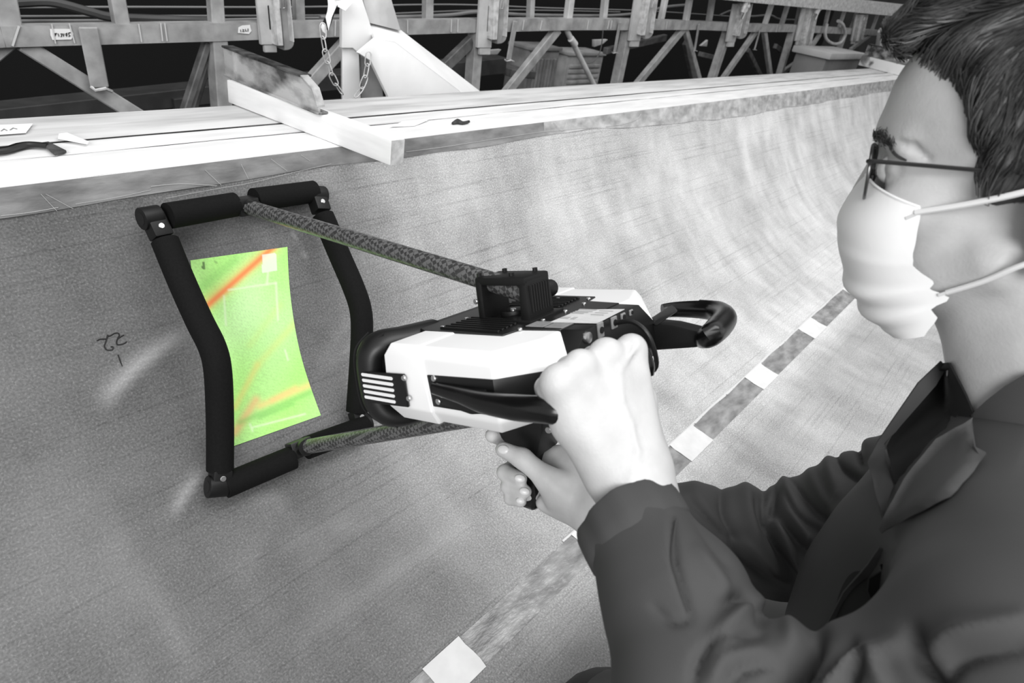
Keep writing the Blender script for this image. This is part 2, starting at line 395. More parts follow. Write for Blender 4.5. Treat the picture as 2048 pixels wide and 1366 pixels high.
def PLY_LIGHT(X, V):                                   # darker and paler plies, with light falloff also painted into the tone
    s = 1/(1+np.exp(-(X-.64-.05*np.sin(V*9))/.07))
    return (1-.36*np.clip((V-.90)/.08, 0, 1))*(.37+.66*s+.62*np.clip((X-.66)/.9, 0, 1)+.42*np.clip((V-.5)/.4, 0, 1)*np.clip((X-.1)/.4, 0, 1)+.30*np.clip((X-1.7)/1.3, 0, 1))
mould = thing('blade_mould', 'long concave grey fibreglass mould with pale flat flange along its top edge', 'mould', (2., .9, -.9))
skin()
M_board = mat('flange_board', 176, .55, 212, 7, .12, 50, stretch=(.6, 5, 5), lo=.3, hi=.6)
M_front = mat('flange_white_film', 226, .5, 244, 9, .2, 30, stretch=(.7, 4, 4))
M_strip = mat('seal_strip', 214, .5, 240, 8, .3, 25, stretch=(.5, 4, 4))
M_black = mat('black_sealant', 14, .45)
XL, XR = -.7, 11.
def strip_grid(y0, y1, z, wob0=0., wob1=0., seed=1, thick=.006, zw=0., n=170, x0=XL, x1=XR, pw=2.):
    rs = np.random.RandomState(seed); ph = rs.rand(8)*6; xs = x0+(x1-x0)*np.linspace(0, 1, n)**pw
    w = lambda x, k: math.sin(x*7+ph[k])*.5+math.sin(x*19+ph[k+1])*.3+math.sin(x*43+ph[k+2])*.2
    return [[(x, y0+wob0*w(x, 0), z-thick), (x, y0+wob0*w(x, 0), z+zw*w(x, 2)), (x, (y0+y1)/2, z+.0015+zw*w(x, 4)), (x, y1+wob1*w(x, 3), z+zw*w(x, 5)), (x, y1+wob1*w(x, 3), z-thick)] for x in xs]
MB().abox((XL, 1.106, -.03), (XR, 1.236, 0)).build('flange_board', M_board, mould, bevel=.002)
MB().abox((XL, .955, -.05), (XR, 1.12, -.0012)).build('sealant_bed', M_black, mould)
MB().grid(strip_grid(1.0425, 1.0925, .0005, .0022, .0012, 3, thick=.0014, zw=.0006)).build('seal_strip', M_strip, mould)
MB().grid(strip_grid(.944, 1.037, 0, .0008, .0028, 5, thick=.0014, zw=.0004)).build('front_flange', M_front, mould)
M_film = mat('clear_edge_film', 96, .28, 142, 14, .5, 24, stretch=(1, 3, 3), spec=.6, lo=.3, hi=.7, bdist=.004)
def film_strip(x0, x1, n=220):
    rs = np.random.RandomState(4); ph = rs.rand(6)*6; G = []
    for i in range(n):
        x = x0+(x1-x0)*(i/(n-1))**2; w = math.sin(x*8+ph[0])*.004+math.sin(x*21+ph[1])*.002
        G.append([S(x, v, .002+.0008*math.sin(x*30+v*40)) for v in np.linspace(.001, .034+.030*min(1, max(0, (x-1.5)/.8))+w*.6, 6)])
    return G
M_film2 = mat('pale_edge_film', 138, .3, 196, 14, .5, 24, stretch=(1.6, 3, 3), spec=.6, lo=.3, hi=.7, bdist=.004)
MB().grid(film_strip(XL, 1.32, 130)).build('edge_film', M_film, mould); MB().grid(film_strip(1.31, XR)).build('edge_film', M_film2, mould)['label'] = 'paler crinkled edge film'
M_crease = mat('white_crease', 180, .6)
for pts, wd in [([(0, 432), (60, 425), (115, 415)], 2), ([(80, 388), (112, 422)], 1.4), ([(90, 388), (145, 418)], 1.4), ([(150, 408), (230, 395), (300, 380)], 1.3), ([(300, 373), (360, 368), (432, 372)], 1.8), ([(408, 340), (440, 370)], 1.6), ([(480, 328), (495, 358)], 1.2),
                ([(540, 318), (572, 342)], 1.4), ([(330, 397), (420, 380), (500, 366), (590, 344), (660, 328)], 1.2), ([(600, 310), (618, 322)], 1.2), ([(810, 304), (900, 292), (1000, 276), (1100, 262), (1200, 254)], 1.3),
                ([(1105, 245), (1122, 262), (1130, 245)], 1.3), ([(1240, 250), (1270, 240), (1280, 228)], 1.6), ([(1210, 253), (1240, 250)], 1.6), ([(1330, 240), (1340, 225)], 1.3), ([(1380, 205), (1430, 240)], 1.5), ([(1495, 225), (1490, 236)], 1.4), ([(1525, 228), (1535, 200)], 1.2)]:
    Q = [wall(*p, .0035) for p in pts]; MB().tube(Q, [wd*.27*proj(q)[2]/FPX for q in Q], 5, sub=4).build('film_crease', M_crease, mould)
# back shell of the mould and its stand under the flange
M_shell = mat('mould_back', 40, .8, 52, 6)
MB().grid([[(XL, 1.22, -.01), (XR, 1.22, -.01)], [(XL, 1.15, -.3), (XR, 1.15, -.3)], [(XL, .8, -.62), (XR, .8, -.62)], [(XL, .3, -.68), (XR, .3, -.68)], [(XL, -1.2, -.68), (XR, -1.2, -.68)]]).build('mould_back', M_shell, mould, thick=-.02)
for x in np.arange(0., 11., 1.6):
    MB().abox((x-.04, .2, -.93), (x+.04, .28, -.68)).build('stand_leg', M_shell, mould); MB().abox((x-.04, .74, -.93), (x+.04, .82, -.62)).build('stand_leg', M_shell, mould)

# ------------------------------------------------------------------ tape line on the mould floor
M_wtape = mat('white_tape', 222, .6, 232, 30, .1, 80)
M_ftape = mat('film_tape', 108, .25, 168, 18, .7, 45, stretch=(1, 2.5, 1), lo=.3, hi=.7, bdist=.004)
M_tedge = mat('pale_tape_edge', 216, .6)
tp = thing('tape_line', 'line of alternating white and clear tape patches stuck along the mould floor', 'tape', S(1.2, PV[np.argmin(abs(PY-.31))]))
def xpos(px, py): return wallxv(px, py)[0]
V0 = wallxv(1145, 1068)[1]; VW = .058
whites = [((840, 1335), (905, 1262)), ((1137, 1066), (1172, 1036)), ((1337, 890), (1385, 852)), ((1490, 757), (1530, 735)), ((1600, 662), (1627, 640)), ((1690, 583), (1705, 570))]
wx = [(xpos(*a), xpos(*b)) for a, b in whites]
def patch(x0, x1, v0, v1, off, jag=0., nx=6, seed=0, ripple=0.):
    rs = np.random.RandomState(seed); j = (rs.rand(2, 5)-.5)*jag
    return [[S(x0+(x1-x0)*i/(nx-1)+(j[0][k] if i == 0 else j[1][k] if i == nx-1 else 0), v0+(v1-v0)*k/4, off+ripple*math.sin(i*1.9+k*2.3)) for k in range(5)] for i in range(nx)]
pv = .18
for i, (a, b) in enumerate(wx):
    MB().grid(patch(a, b, V0-.001, V0+VW, .0022, .004, 6, i)).build('white_tape_patch', M_wtape, tp, thick=-.0006)
    MB().grid(patch(pv, a+.004, V0+.001, V0+VW-.002, .0012, .012, 24, 40+i, .0009)).build('clear_tape_patch', M_ftape, tp); pv = b-.004
a = wx[-1][1]
for i in range(4):
    MB().grid(patch(a-.004, a+.5, V0+.001, V0+VW-.002, .0012, .012, 14, 60+i, .0009)).build('clear_tape_patch', M_ftape, tp)
    MB().grid(patch(a+.5, a+.72, V0-.001, V0+VW, .0022, .004, 6, 70+i)).build('white_tape_patch', M_wtape, tp, thick=-.0006); a += .72
ed = [[S(x, V0-.004+.001*math.sin(x*17), .0016), S(x, V0+.0015+.0015*math.sin(x*31), .0018)] for x in np.linspace(.75, 5, 120)]
MB().grid(ed).build('pale_edge_strip', M_tedge, tp)
# ------------------------------------------------------------------ colour map projected between the frame tubes, its light painted as patch colour
def colour_patch():
    q = [wallxv(*p) for p in ((380, 521), (574, 494), (641, 831), (440, 902))]
    nu, nv = 90, 150; me_v = []; cols = []
    side = lambda t: 7*math.sin(math.pi*t)
    def seg(p, a, b):
        a = np.array(a, float); ab = np.array(b, float)-a; t = min(1, max(0, ((p-a)@ab)/(ab@ab))); return np.linalg.norm(p-a-t*ab), t
    rs = np.random.RandomState(2)
    G0 = np.array([.39, .78, .19]); G1 = np.array([.58, .90, .42])
    lowf = rs.rand(12)*6
    for i in range(nu):
        for k in range(nv):
            s, t = i/(nu-1), k/(nv-1)
            top = [q[0][c]+(q[1][c]-q[0][c])*s for c in (0, 1)]; bot = [q[3][c]+(q[2][c]-q[3][c])*s for c in (0, 1)]
            xv = np.array([top[c]+(bot[c]-top[c])*t for c in (0, 1)]); xv[0] -= .010*s*math.sin(math.pi*t)
            P = S(xv[0], xv[1], .0016); me_v.append(P); x, y, _ = proj(P); p = np.array([x, y])
            cen = math.exp(-((x-510)/75)**2-((y-630)/95)**2); c = G0+(G1-G0)*(.75*cen+.25*(.5+.5*math.sin(x*.05+y*.021+lowf[0])))
            c *= 1+.16*(rs.rand()-.5)-.10*(math.sin(y*.9-x*.13+2*math.sin(x*.03))>.93)
            def streak(a, b, w, col, f):
                nonlocal c
                d, tt = seg(p, a, b); g = math.exp(-(d/w)**2)*f; c = c*(1-g)+np.array(col)*g
            OR = (.85, .20, .06); YE = (.74, .62, .17); PA = (.78, .9, .62); DG = (.22, .55, .12)
            streak((400, 618), (545, 495), 15, YE, .65); streak((405, 620), (548, 493), 7, OR, .9)
            streak((385, 590), (470, 520), 10, DG, .4)
            streak((470, 815), (515, 730), 7, YE, .55); streak((515, 730), (600, 635), 8, (.66, .72, .2), .45); streak((500, 690), (560, 610), 8, (.6, .75, .2), .3)
            streak((470, 865), (512, 800), 9, (.82, .45, .2), .7); streak((520, 812), (625, 768), 8, (.8, .62, .22), .75); streak((545, 800), (590, 775), 6, (.85, .5, .2), .45)
            streak((480, 845), (620, 785), 6, DG, .6); streak((520, 835), (585, 808), 5, DG, .6)
            for a, b in [((457, 580), (552, 566)), ((448, 592), (452, 650)), ((536, 545), (534, 568)), ((552, 566), (556, 640)), ((505, 855), (610, 828)), ((505, 862), (500, 848)), ((570, 700), (576, 720))]: streak(a, b, 2.0, PA, .6)
            if 524 < x-(y-525)*.05 < 553 and 508 < y+(x-538)*.1 < 544: c = c*.3+np.array([.80, .86, .74])*.7
            if abs(x-407) < 3 and abs(y-531) < 7: c = c*.3
            if abs(x-432) < 4 and abs(y-524) < 2.5: c = c*.7
            cols.append(np.clip(c, 0, 1))
    F = [(i*nv+k, (i+1)*nv+k, (i+1)*nv+k+1, i*nv+k+1) for i in range(nu-1) for k in range(nv-1)]
    me = bpy.data.meshes.new('colour_map_patch'); me.from_pydata([tuple(p) for p in me_v], [], F)
    ca = me.color_attributes.new('print', 'FLOAT_COLOR', 'POINT'); ca.data.foreach_set('color', np.concatenate([np.array(cols), np.ones((len(cols), 1))], 1).ravel().astype(np.float32))
    m = mat('colour_map', 128, .7); nt = m.node_tree; a = nt.nodes.new('ShaderNodeAttribute'); a.attribute_name = 'print'
    nt.links.new(a.outputs['Color'], nt.nodes['Principled BSDF'].inputs['Base Color']); me.materials.append(m)
    me.polygons.foreach_set('use_smooth', [True]*len(me.polygons))
    o = bpy.data.objects.new('colour_map_patch', me); put(o, None, Matrix())
    tag(o, 'bright green strain colour map with orange streaks on the mould wall inside the black frame', 'colour map')
colour_patch()
# handwriting on the laminate
M_ink = mat('marker_ink', 22, .7)
hw = thing('handwritten_mark', 'handwritten black marker number and tick on the mould wall left of the frame', 'marking', wall(236, 700))
for st in [[(193.7, 681.6), (200.1, 678.4), (211.1, 677.9), (214.0, 676.1), (215.2, 669.7)], [(215.2, 669.7), (213.1, 677.4), (211.6, 683.9), (208.8, 691.2), (211.1, 697.6), (215.7, 700.3), (223.9, 699.9), (226.2, 695.3), (223.9, 693.5), (221.2, 694.4)], [(215.2, 672.0), (219.3, 672.0), (227.6, 667.4), (234.0, 666.0), (237.2, 668.3), (237.8, 672.0), (234.9, 677.4), (232.6, 683.9), (234.0, 688.9), (239.5, 689.3), (247.7, 687.1), (252.7, 683.4)], [(235.8, 677.4), (239.5, 674.7), (247.2, 670.1)], [(235.8, 709.5), (243.1, 729.6), (247.7, 741.5), (255.0, 761.2)]]:
    Q = [wall(*p, .0006) for p in st]; MB().tube(Q, .0009, 5, sub=5).build('pen_stroke', M_ink, hw)

# ------------------------------------------------------------------ things lying on the flange
M_wood = mat('pale_spruce', 226, .55, 240, 6, .06, 40, stretch=(8, 1, 8)); M_end = mat('sawn_end_grain', 168, .8, 205, 60, .2, 120)
HB = .043
b0 = np.array([.726, .820, .0016]); bdir = np.array([.683-.726, 1.245-.837, 0]); BL = np.linalg.norm(bdir); bdir /= BL; bperp = np.array([bdir[1], -bdir[0], 0])
beam = thing('wooden_batten', 'pale planed wooden batten lying across the mould flange under the rusty steel channel', 'timber', b0+bdir*.2)
def beam_pt(l, w, h): return b0+bdir*l+bperp*w+np.array([0, 0, h])
bb = MB().prism([beam_pt(.0015, 0, 0), beam_pt(.0015, .032, 0), beam_pt(.0015, .032, HB), beam_pt(.0015, 0, HB)], bdir*.432); bb.build('batten', M_wood, beam, bevel=.0025)
MB().prism([beam_pt(0, .001, .001), beam_pt(0, .026, .001), beam_pt(0, .031, .007), beam_pt(0, .031, HB-.002), beam_pt(0, .001, HB-.001)], bdir*.0022).build('end_grain', M_end, beam)
def channel(pn, pf, hh, wid, name, label, z0, flip=1):
    """rusty steel channel: web with two flanges, cut off at a slant at its near end"""
    M_rust = RUST; pn = np.array(pn); pf = np.array(pf); d = _n(pf-pn); L_ = np.linalg.norm(pf-pn); s = np.cross(d, [0, 0, 1.])*flip; up = np.array([0, 0, 1.])
    t = thing(name, label, 'steel channel', (pn+pf)/2); P = lambda l, w, h: pn+d*l+s*w+up*h
    hn = hh*.25                                                     # the nose tapers down
    prof = [(0, 0), (L_, 0), (L_, hh), (L_*.16, hh), (L_*.05, hh*.72), (.0, hn)]
    MB().prism([P(l, wid*.15, h) for l, h in prof], s*.004).build('web', M_rust, t, bevel=.001)
    MB().prism([P(0, 0, 0), P(L_, 0, 0), P(L_, 0, .004), P(0, 0, .004)], s*wid).build('lower_flange', M_rust, t, bevel=.001)
    MB().prism([P(l, 0, h) for l, h in [(L_, hh), (L_*.16, hh), (L_*.16, hh+.004), (L_, hh+.004)]], s*wid).build('upper_flange', RUST2, t, bevel=.001)
    MB().prism([P(l, 0, h) for l, h in [(L_*.16, hh), (L_*.05, hh*.72), (0, hn), (0, hn+.003), (L_*.05, hh*.72+.004), (L_*.16, hh+.004)]], s*wid*.7).build('nose_strip', RUST, t, bevel=.001)
    MB().prism([P(L_*.86, .0, .004), P(L_*.875, .0, .004), P(L_*.875, .0, hh), P(L_*.86, .0, hh)], s*wid*.9).build('stiffener', M_rust, t)
    return t
RUST = mat('worn_painted_steel', 70, .6, 182, 22, .5, 90, stretch=(1, .5, 1), lo=.38, hi=.6, metal=.2); RUST2 = mat('worn_steel_top', 30, .6, 92, 30, .5, 90, lo=.4, hi=.7, metal=.2)
zb = HB+.0026
channel(onz(634, 230, zb), onz(447, 152, zb), .052, .024, 'steel_channel', 'rusty worn steel channel clamped on top of the pale wooden batten', zb)
# far clamp: a smaller batten with a channel on it
zb2 = .032
f0 = onz(1800, 152, 0.002); f1 = onz(1716, 130, 0.002); fd = _n(f1-f0); fs = np.array([fd[1], -fd[0], 0])
o = MB().prism([f0, f0+fs*.06, f0+fs*.06+[0, 0, .07], f0+[0, 0, .07]], fd*np.linalg.norm(f1-f0)).build('wooden_block', mat('paint_spattered_wood', 120, .6, 235, 9, .1, 20, lo=.36, hi=.44), bevel=.004)
tag(o, 'white paint spattered wooden block at the far end of the mould flange beside the head', 'timber')
channel(f0+[0, 0, .072]+fs*.01, f1+[0, 0, .072]+fs*.01, .075, .06, 'steel_channel', 'short dark steel channel on the spattered block at the far end of the flange', 0)
# scraps and the dark hook tool at the left
M_gink = mat('grey_ink', 140, .8)
M_paper = mat('paper', 226, .8, 236, 20)
def flange_sheet(px, name, label, cat, z=.004, m=None, lift=0):
    mb = MB(); P, F = pxgrid(px, 12); V = [onz(x, y, z) for x, y in P]
    if lift: c = np.mean(V, 0); V = [v+np.array([0, 0, lift*((v-c)[0]*8)**2]) for v in V]
    mb.add(V, F); return tag(mb.build(name, m or M_paper, thick=-.0008), label, cat)
o = flange_sheet([(-60, 253), (66, 248), (52, 266), (-60, 274)], 'paper_note', 'pale paper note with faint writing on the flange at the left edge', 'note', .003)
for st in [[(2, 262), (8, 258), (14, 261)], [(20, 260), (26, 256), (34, 258)]]: MB().tube([onz(*p, .0044) for p in st], .0008, 4).build('faint_writing', M_gink, o)
flange_sheet([(118, 268), (134, 266), (178, 284), (175, 289), (116, 278)], 'paper_scrap', 'white torn paper scrap curled on the flange near the hook tool', 'paper', .006, None, .012)
flange_sheet([(780, 255), (806, 242), (860, 240), (830, 251)], 'paper_scrap', 'thin lifted white film sliver by the sealant groove', 'paper', .003, None, .01)
hk = thing('hook_tool', 'black metal hook bar with a flat tip lying in the flange groove at far left', 'tool', onz(60, 300))
MB().tube([onz(x, y, .008) for x, y in [(-80, 306), (0, 302), (35, 293), (60, 289), (95, 291)]], [.006, .007, .008, .007, .006], 8, sub=4, flat=.6).build('bar', M_black, hk)
MB().prism([onz(84, 290, .006), onz(98, 288, .006), onz(134, 306, .002), onz(110, 312, .002)], (0, 0, .004)).build('tip', RUST2, hk, bevel=.001)
gc = MB(); rs = np.random.RandomState(3)
tag(gc.tube([onz(905, 247, .004), onz(915, 243, .007), onz(925, 246, .005), onz(938, 243, .006)], [.003, .006, .004, .003], 7, sub=3).build('dark_crumb', RUST2), 'small dark crumb of torn sealant lying on the white front flange', 'debris')
# ------------------------------------------------------------------ the inspection scanner: housing, handles, rods and foam frame
ca = _n(np.array([.782, .059, -.621])); cb_ = np.array([.633, -.264, .728]); cb_ = _n(cb_-ca*(ca@cb_)); cu = np.cross(ca, cb_)
AW, BW, UW = R@ca, R@cb_, R@cu; DO = at(1010, 671, .62); DAX = [AW, BW, UW]     # a: to the rear, b: to the far side, u: up
def L3(a, b, u): return DO+AW*a+BW*b+UW*u
def Ls(pts): return [L3(*p) for p in pts]
def dpl(px, py, axis, val):
    n = DAX[axis]; d = ray(px, py); t = ((DO+n*val-CAM)@n)/(d@n); return CAM+d*t
def loc(P): return np.array([(np.asarray(P)-DO)@x for x in DAX])
M_white = mat('white_housing', 232, .42, spec=.3); M_blk = mat('black_plastic', 15, .4); M_matt = mat('black_anodised', 16, .5, spec=.3)
M_foam = mat('black_foam', 10, .85, 14, 300, .25, 700, bdist=.0006, spec=.18); M_rub = mat('black_rubber', 18, .45); M_scr = mat('steel_screw', 205, .25, metal=.9)
M_gloss = mat('glossy_black_grip', 13, .25); M_lab = mat('pale_label', 222, .5, 205, 240, stretch=(.2, 1, 1)); M_gry = mat('grey_label', 140, .5, 128, 300); M_prt = mat('label_print', 176, .6)
M_hole = mat('dark_recess', 6, .9); M_glass = mat('lens_glass', 20, .05)
sc = thing('inspection_scanner', 'white and black handheld inspection scanner on carbon rods with a black foam frame', 'scanner',
           M=frame_mat(DO, AW, BW, UW))
mir = lambda p: (p[0], .166-p[1], p[2])
def hull(name, pts, m, par=sc, bevel=.002, both=False, seg=2):
    P = list(pts)+([mir(p) for p in pts] if both else []); return MB().hull(Ls(P)).build(name, m, par, bevel=bevel, seg=seg)
def scr(par, P, n, r=.003):
    n = _n(np.asarray(n)); return MB().cyl(np.asarray(P)-n*.001, np.asarray(P)+n*.0016, r, 10).build('screw', M_scr, par, bevel=.0006, seg=1)
# white housing
body = hull('housing', [(-.104, -.052, 0), (.026, -.051, 0), (.046, -.002, 0), (.046, .06, 0), (-.108, -.058, -.010), (.030, -.058, -.010), (.072, -.002, -.024), (.072, .06, -.024),
                        (-.114, -.058, -.064), (.030, -.058, -.064), (.066, -.002, -.064), (-.106, -.048, -.079), (.022, -.048, -.079), (.05, 0, -.076)], M_white, both=True, bevel=.003, seg=3)
hull('front_cover', [(-.104, -.0545, .0012), (-.062, -.0545, .0012), (-.110, -.0605, -.010), (-.058, -.0605, -.010), (-.116, -.0605, -.064), (-.053, -.0605, -.064), (-.108, -.05, -.0812), (-.056, -.05, -.0812)], M_white, both=True, bevel=.0022, seg=3)
for sgn in (0, 1):
    f = (lambda p: p) if not sgn else mir
    p = hull('side_panel', [f(q) for q in [(-.0535, -.0592, -.026), (-.0515, -.0592, -.058), (.030, -.0592, -.0225), (.030, -.0592, -.0575), (.0735, -.0025, -.0245), (.0735, -.0025, -.058), (-.05, -.05, -.028), (-.05, -.05, -.056), (.03, -.048, -.03), (.06, .0, -.03)]], M_blk, bevel=.001)
    if not sgn:
        for q in ((868, 757), (877, 803)): scr(p, dpl(*q, 1, -.0592), -BW, .0032)
rb = hull('rear_panel', [(.05, .0, -.024), (.0735, .0, -.024), (.0735, .0, -.062), (.05, .0, -.062), (.045, .028, .001), (.0725, .03, .001), (.0725, .03, -.03)], M_blk, both=True, bevel=.0012)
# top plate with ribs and screws
tplate = MB().prism(Ls([(-.117, .0, -.001), (-.104, -.007, -.001), (0, -.003, -.001), (.004, .02, -.001), (.047, .026, -.001), (.047, .14, -.001), (.004, .146, -.001), (0, .169, -.001), (-.104, .173, -.001), (-.117, .166, -.001)]), UW*.0026).build('top_plate', M_blk, sc, bevel=.0006, seg=1)
for i in range(7):
    for b in (.004+i*.0075, .110+i*.0075):
        MB().box(L3(-.05, b, .0024), DAX, (.040-.0006*i, .0016, .0012)).build('rib', M_matt, tplate, bevel=.0006, seg=1)
for q in [(885, 655), (933, 638), (1040, 659), (1086, 641), (1131, 623), (1168, 608), (1116, 598), (1177, 598)]: scr(tplate, dpl(*q, 2, .0016), UW, .0026)
lb = MB().prism([dpl(x, y, 2, .0018) for x, y in [(1100, 645), (1160, 620), (1249, 619), (1194, 647)]], UW*.0005).build('label', M_lab, sc); lb['label'] = 'white rating label'
Lp = lambda s, t, u=.0026: L3(.0165+(.067-.0165)*s, .056+(.112-.056)*t, u)
for s0, s1, t0, t1 in [(.08, .5, .78, .84), (.08, .5, .66, .69), (.08, .45, .58, .61), (.08, .4, .5, .53), (.60, .92, .75, .78), (.60, .9, .6, .63), (.6, .9, .45, .48), (.1, .3, .12, .24), (.36, .46, .1, .24)]:
    MB().prism([Lp(s0, t0), Lp(s1, t0), Lp(s1, t1), Lp(s0, t1)], UW*.0002).build('print_line', M_prt, lb, smooth=0)
for a0, a1 in ((.003, .024), (.026, .047)):
    o = MB().prism(Ls([(a0, .029, .0016), (a1, .030, .0016), (a1, .051, .0016), (a0, .049, .0016)]), UW*.0006).build('grey_cover', M_gry, sc, bevel=.0003, seg=1); o['label'] = 'small grey cover'
# rear connectors
def conn(px, py, w, h, m=M_gry):
    P = dpl(px, py, 0, .0735); o = MB().box(P, DAX, (.0012, w/2, h/2)).build('connector', m, rb, bevel=.0006, seg=1)
    MB().cyl(P+AW*.001, P+AW*.0022, min(w, h)*.33, 12).build('socket', M_hole, rb); return o
conn(1201, 660, .010, .015); conn(1228, 645, .010, .012); conn(1246, 634, .008, .008); conn(1262, 625, .006, .006)
P = dpl(1161, 674, 0, .066); MB().cyl(P, P+AW*.010, .0055, 14).build('silver_knob', M_scr, sc, bevel=.001)['label'] = 'small silver knob'
P = dpl(1230, 646, 0, .0745); MB().tube([P, P+AW*.02+UW*.002, P+AW*.036-UW*.012, P+AW*.036-UW*.045+BW*.01, P+AW*.012-UW*.06+BW*.02], .0024, 8, sub=6).build('plug_cable', M_rub, sc)
# front: housing, bumper ring, lens, side vent
hull('front_housing', [(-.156, -.04, -.006), (-.100, -.05, -.004), (-.160, -.044, -.08), (-.104, -.05, -.075)], M_matt, both=True, bevel=.006, seg=3)
def rrect(a, b0, b1, u0, u1, r, n=6):
    out = []
    for cx, cy, t0 in ((b1-r, u1-r, 0), (b0+r, u1-r, 90), (b0+r, u0+r, 180), (b1-r, u0+r, 270)):
        out += [L3(a-.10*(cy+r*math.sin(math.radians(t0+90*k/n))), cx+r*math.cos(math.radians(t0+90*k/n)), cy+r*math.sin(math.radians(t0+90*k/n))) for k in range(n+1)]
    return out
for f in (lambda p: p, mir):
    bump = MB().tube([L3(*f(p)) for p in [(-.128, .03, -.010), (-.134, -.01, -.008), (-.142, -.036, -.007), (-.149, -.047, -.017), (-.152, -.049, -.042), (-.150, -.048, -.070), (-.143, -.038, -.086), (-.134, -.01, -.090), (-.128, .03, -.090)]], .0138, 16, sub=6, flat=1.5, up=AW).build('bumper', M_rub, sc)
    for d in (-.012, 0, .012): MB().tube([L3(*f(p)) for p in [(-.142+d, -.040, .0058), (-.149+d, -.0585+abs(d)*.2, -.010), (-.152+d, -.0618+abs(d)*.2, -.042), (-.150+d, -.0605+abs(d)*.2, -.076), (-.143+d, -.042, -.0985)]], .0009, 6, sub=6).build('bumper_groove', M_hole, bump)
MB().cyl(L3(-.18, .083, -.042), L3(-.15, .083, -.042), .026, 24).build('lens_barrel', M_blk, sc, bevel=.002); MB().cyl(L3(-.1812, .083, -.042), L3(-.178, .083, -.042), .021, 24).build('lens', M_glass, sc)
vp = MB().prism(Ls([(-.148, -.0618, -.0295), (-.0805, -.0618, -.0265), (-.0815, -.0618, -.0610), (-.150, -.0618, -.0640)]), -BW*.003).build('vent_plate', M_blk, sc, bevel=.0008, seg=1)
for i in range(5):
    u = -.0335-.0062*i; Q = []
    for c, s0, in ((-.0985, -90), (-.1435, 90)):
        Q += [L3(c+.0017*math.cos(math.radians(s0+180*k/6))-.0004*i, -.0650, u+.0012+.0017*math.sin(math.radians(s0+180*k/6))) for k in range(7)]
    MB().prism(Q, -BW*.0006).build('vent_slot', M_white, vp)
for q in ((808, 756), (818, 797)): scr(vp, dpl(*q, 1, -.0648), -BW, .003)
# handles
nh = [dpl(872, 776, 1, -.058), dpl(920, 790, 1, -.064), dpl(968, 805, 1, -.072), dpl(1030, 815, 1, -.078), dpl(1085, 819, 1, -.078), dpl(1128, 822, 1, -.071), L3(.110, -.040, -.043), L3(.107, -.01, -.038), L3(.098, .02, -.038), L3(.07, .03, -.038)]
MB().tube(nh, [.007, .008, .0098, .0112, .0112, .0112, .0108, .0105, .0105, .0105], 18, sub=6).build('near_handle', M_gloss, sc)
hull('handle_mount', [(-.05, -.058, -.036), (-.05, -.058, -.054), (.005, -.067, -.036), (.005, -.067, -.056), (.03, -.055, -.03), (.03, -.055, -.056)], M_blk, bevel=.002)
UH = -.034
fh = [dpl(x, y, 2, UH) for x, y in [(1325, 622), (1352, 619), (1400, 619), (1434, 623), (1449, 636), (1436, 656), (1418, 672)]]+[dpl(1404, 680, 1, .177)]
MB().tube(fh, [.0085, .0095, .011, .0125, .0135, .0135, .0120, .009], 18, sub=6).build('far_handle', M_gloss, sc)
for q in (1.0, 0, -1.0):
    MB().tube([p+UW*(.0105-.002*abs(q))+AW*q*.004 for p in fh[2:7]], .0016, 6, sub=5).build('grip_rib', M_rub, sc)
hull('handle_web', [tuple(loc(dpl(x, y, 1, .165)+BW*d)) for x, y in [(1272, 655), (1296, 645), (1345, 650), (1402, 664), (1417, 678), (1413, 689), (1390, 696), (1302, 702), (1272, 694)] for d in (0, .022)], M_matt, bevel=.003)
hull('handle_web', [tuple(loc(dpl(x, y, 2, UH+d))) for x, y in [(1296, 640), (1345, 608), (1356, 622), (1312, 652)] for d in (.008, -.012)], M_blk, bevel=.002)
MB().tube([dpl(1283, 700, 1, .04), dpl(1291, 728, 1, .04), dpl(1289, 744, 1, .04)], [.006, .008, .009], 12, sub=4).build('latch_lever', M_gloss, sc)
# rod clamp on the top plate
clp = hull('rod_clamp', [(-.073, .046, .001), (-.064, .046, .001), (-.073, .092, .001), (-.064, .092, .001), (-.074, .048, .044), (-.065, .048, .044), (-.074, .090, .044), (-.065, .090, .044)], M_matt, bevel=.0025)
hull('clamp_box', [(-.016, .046, .001), (-.004, .046, .001), (-.016, .092, .001), (-.004, .092, .001), (-.016, .049, .045), (-.006, .049, .045), (-.016, .090, .045), (-.006, .090, .045)], M_matt, par=clp, bevel=.003)
MB().box(L3(-.040, .0695, .0425), DAX, (.034, .0215, .0045)).build('clamp_cap', M_matt, clp, bevel=.003)
for i in range(8): MB().box(L3(-.0045, .054+i*.0044, .024), DAX, (.0014, .0009, .014)).build('grille_bar', M_hole, clp)
for a, b in ((-.072, .055), (-.06, .084), (-.03, .058), (-.02, .086)): MB().cyl(L3(a, b, .046), L3(a, b, .0505), .0028, 8).build('clamp_bolt', M_matt, clp)
scr(clp, L3(-.072, .044, .022), -BW); MB().cyl(L3(-.045, .072, .001), L3(-.045, .072, .008), .014, 20).build('swivel_disc', M_matt, clp, bevel=.001); scr(clp, L3(-.04, .066, .0085), UW, .0035)
MB().cyl(L3(-.018, .091, .026), L3(-.018, .110, .024), .0095, 16).build('clamp_knob', M_matt, clp, bevel=.002)
MB().box(L3(-.018, .070, .002), DAX, (.020, .030, .002)).build('clamp_foot', M_matt, clp, bevel=.001)
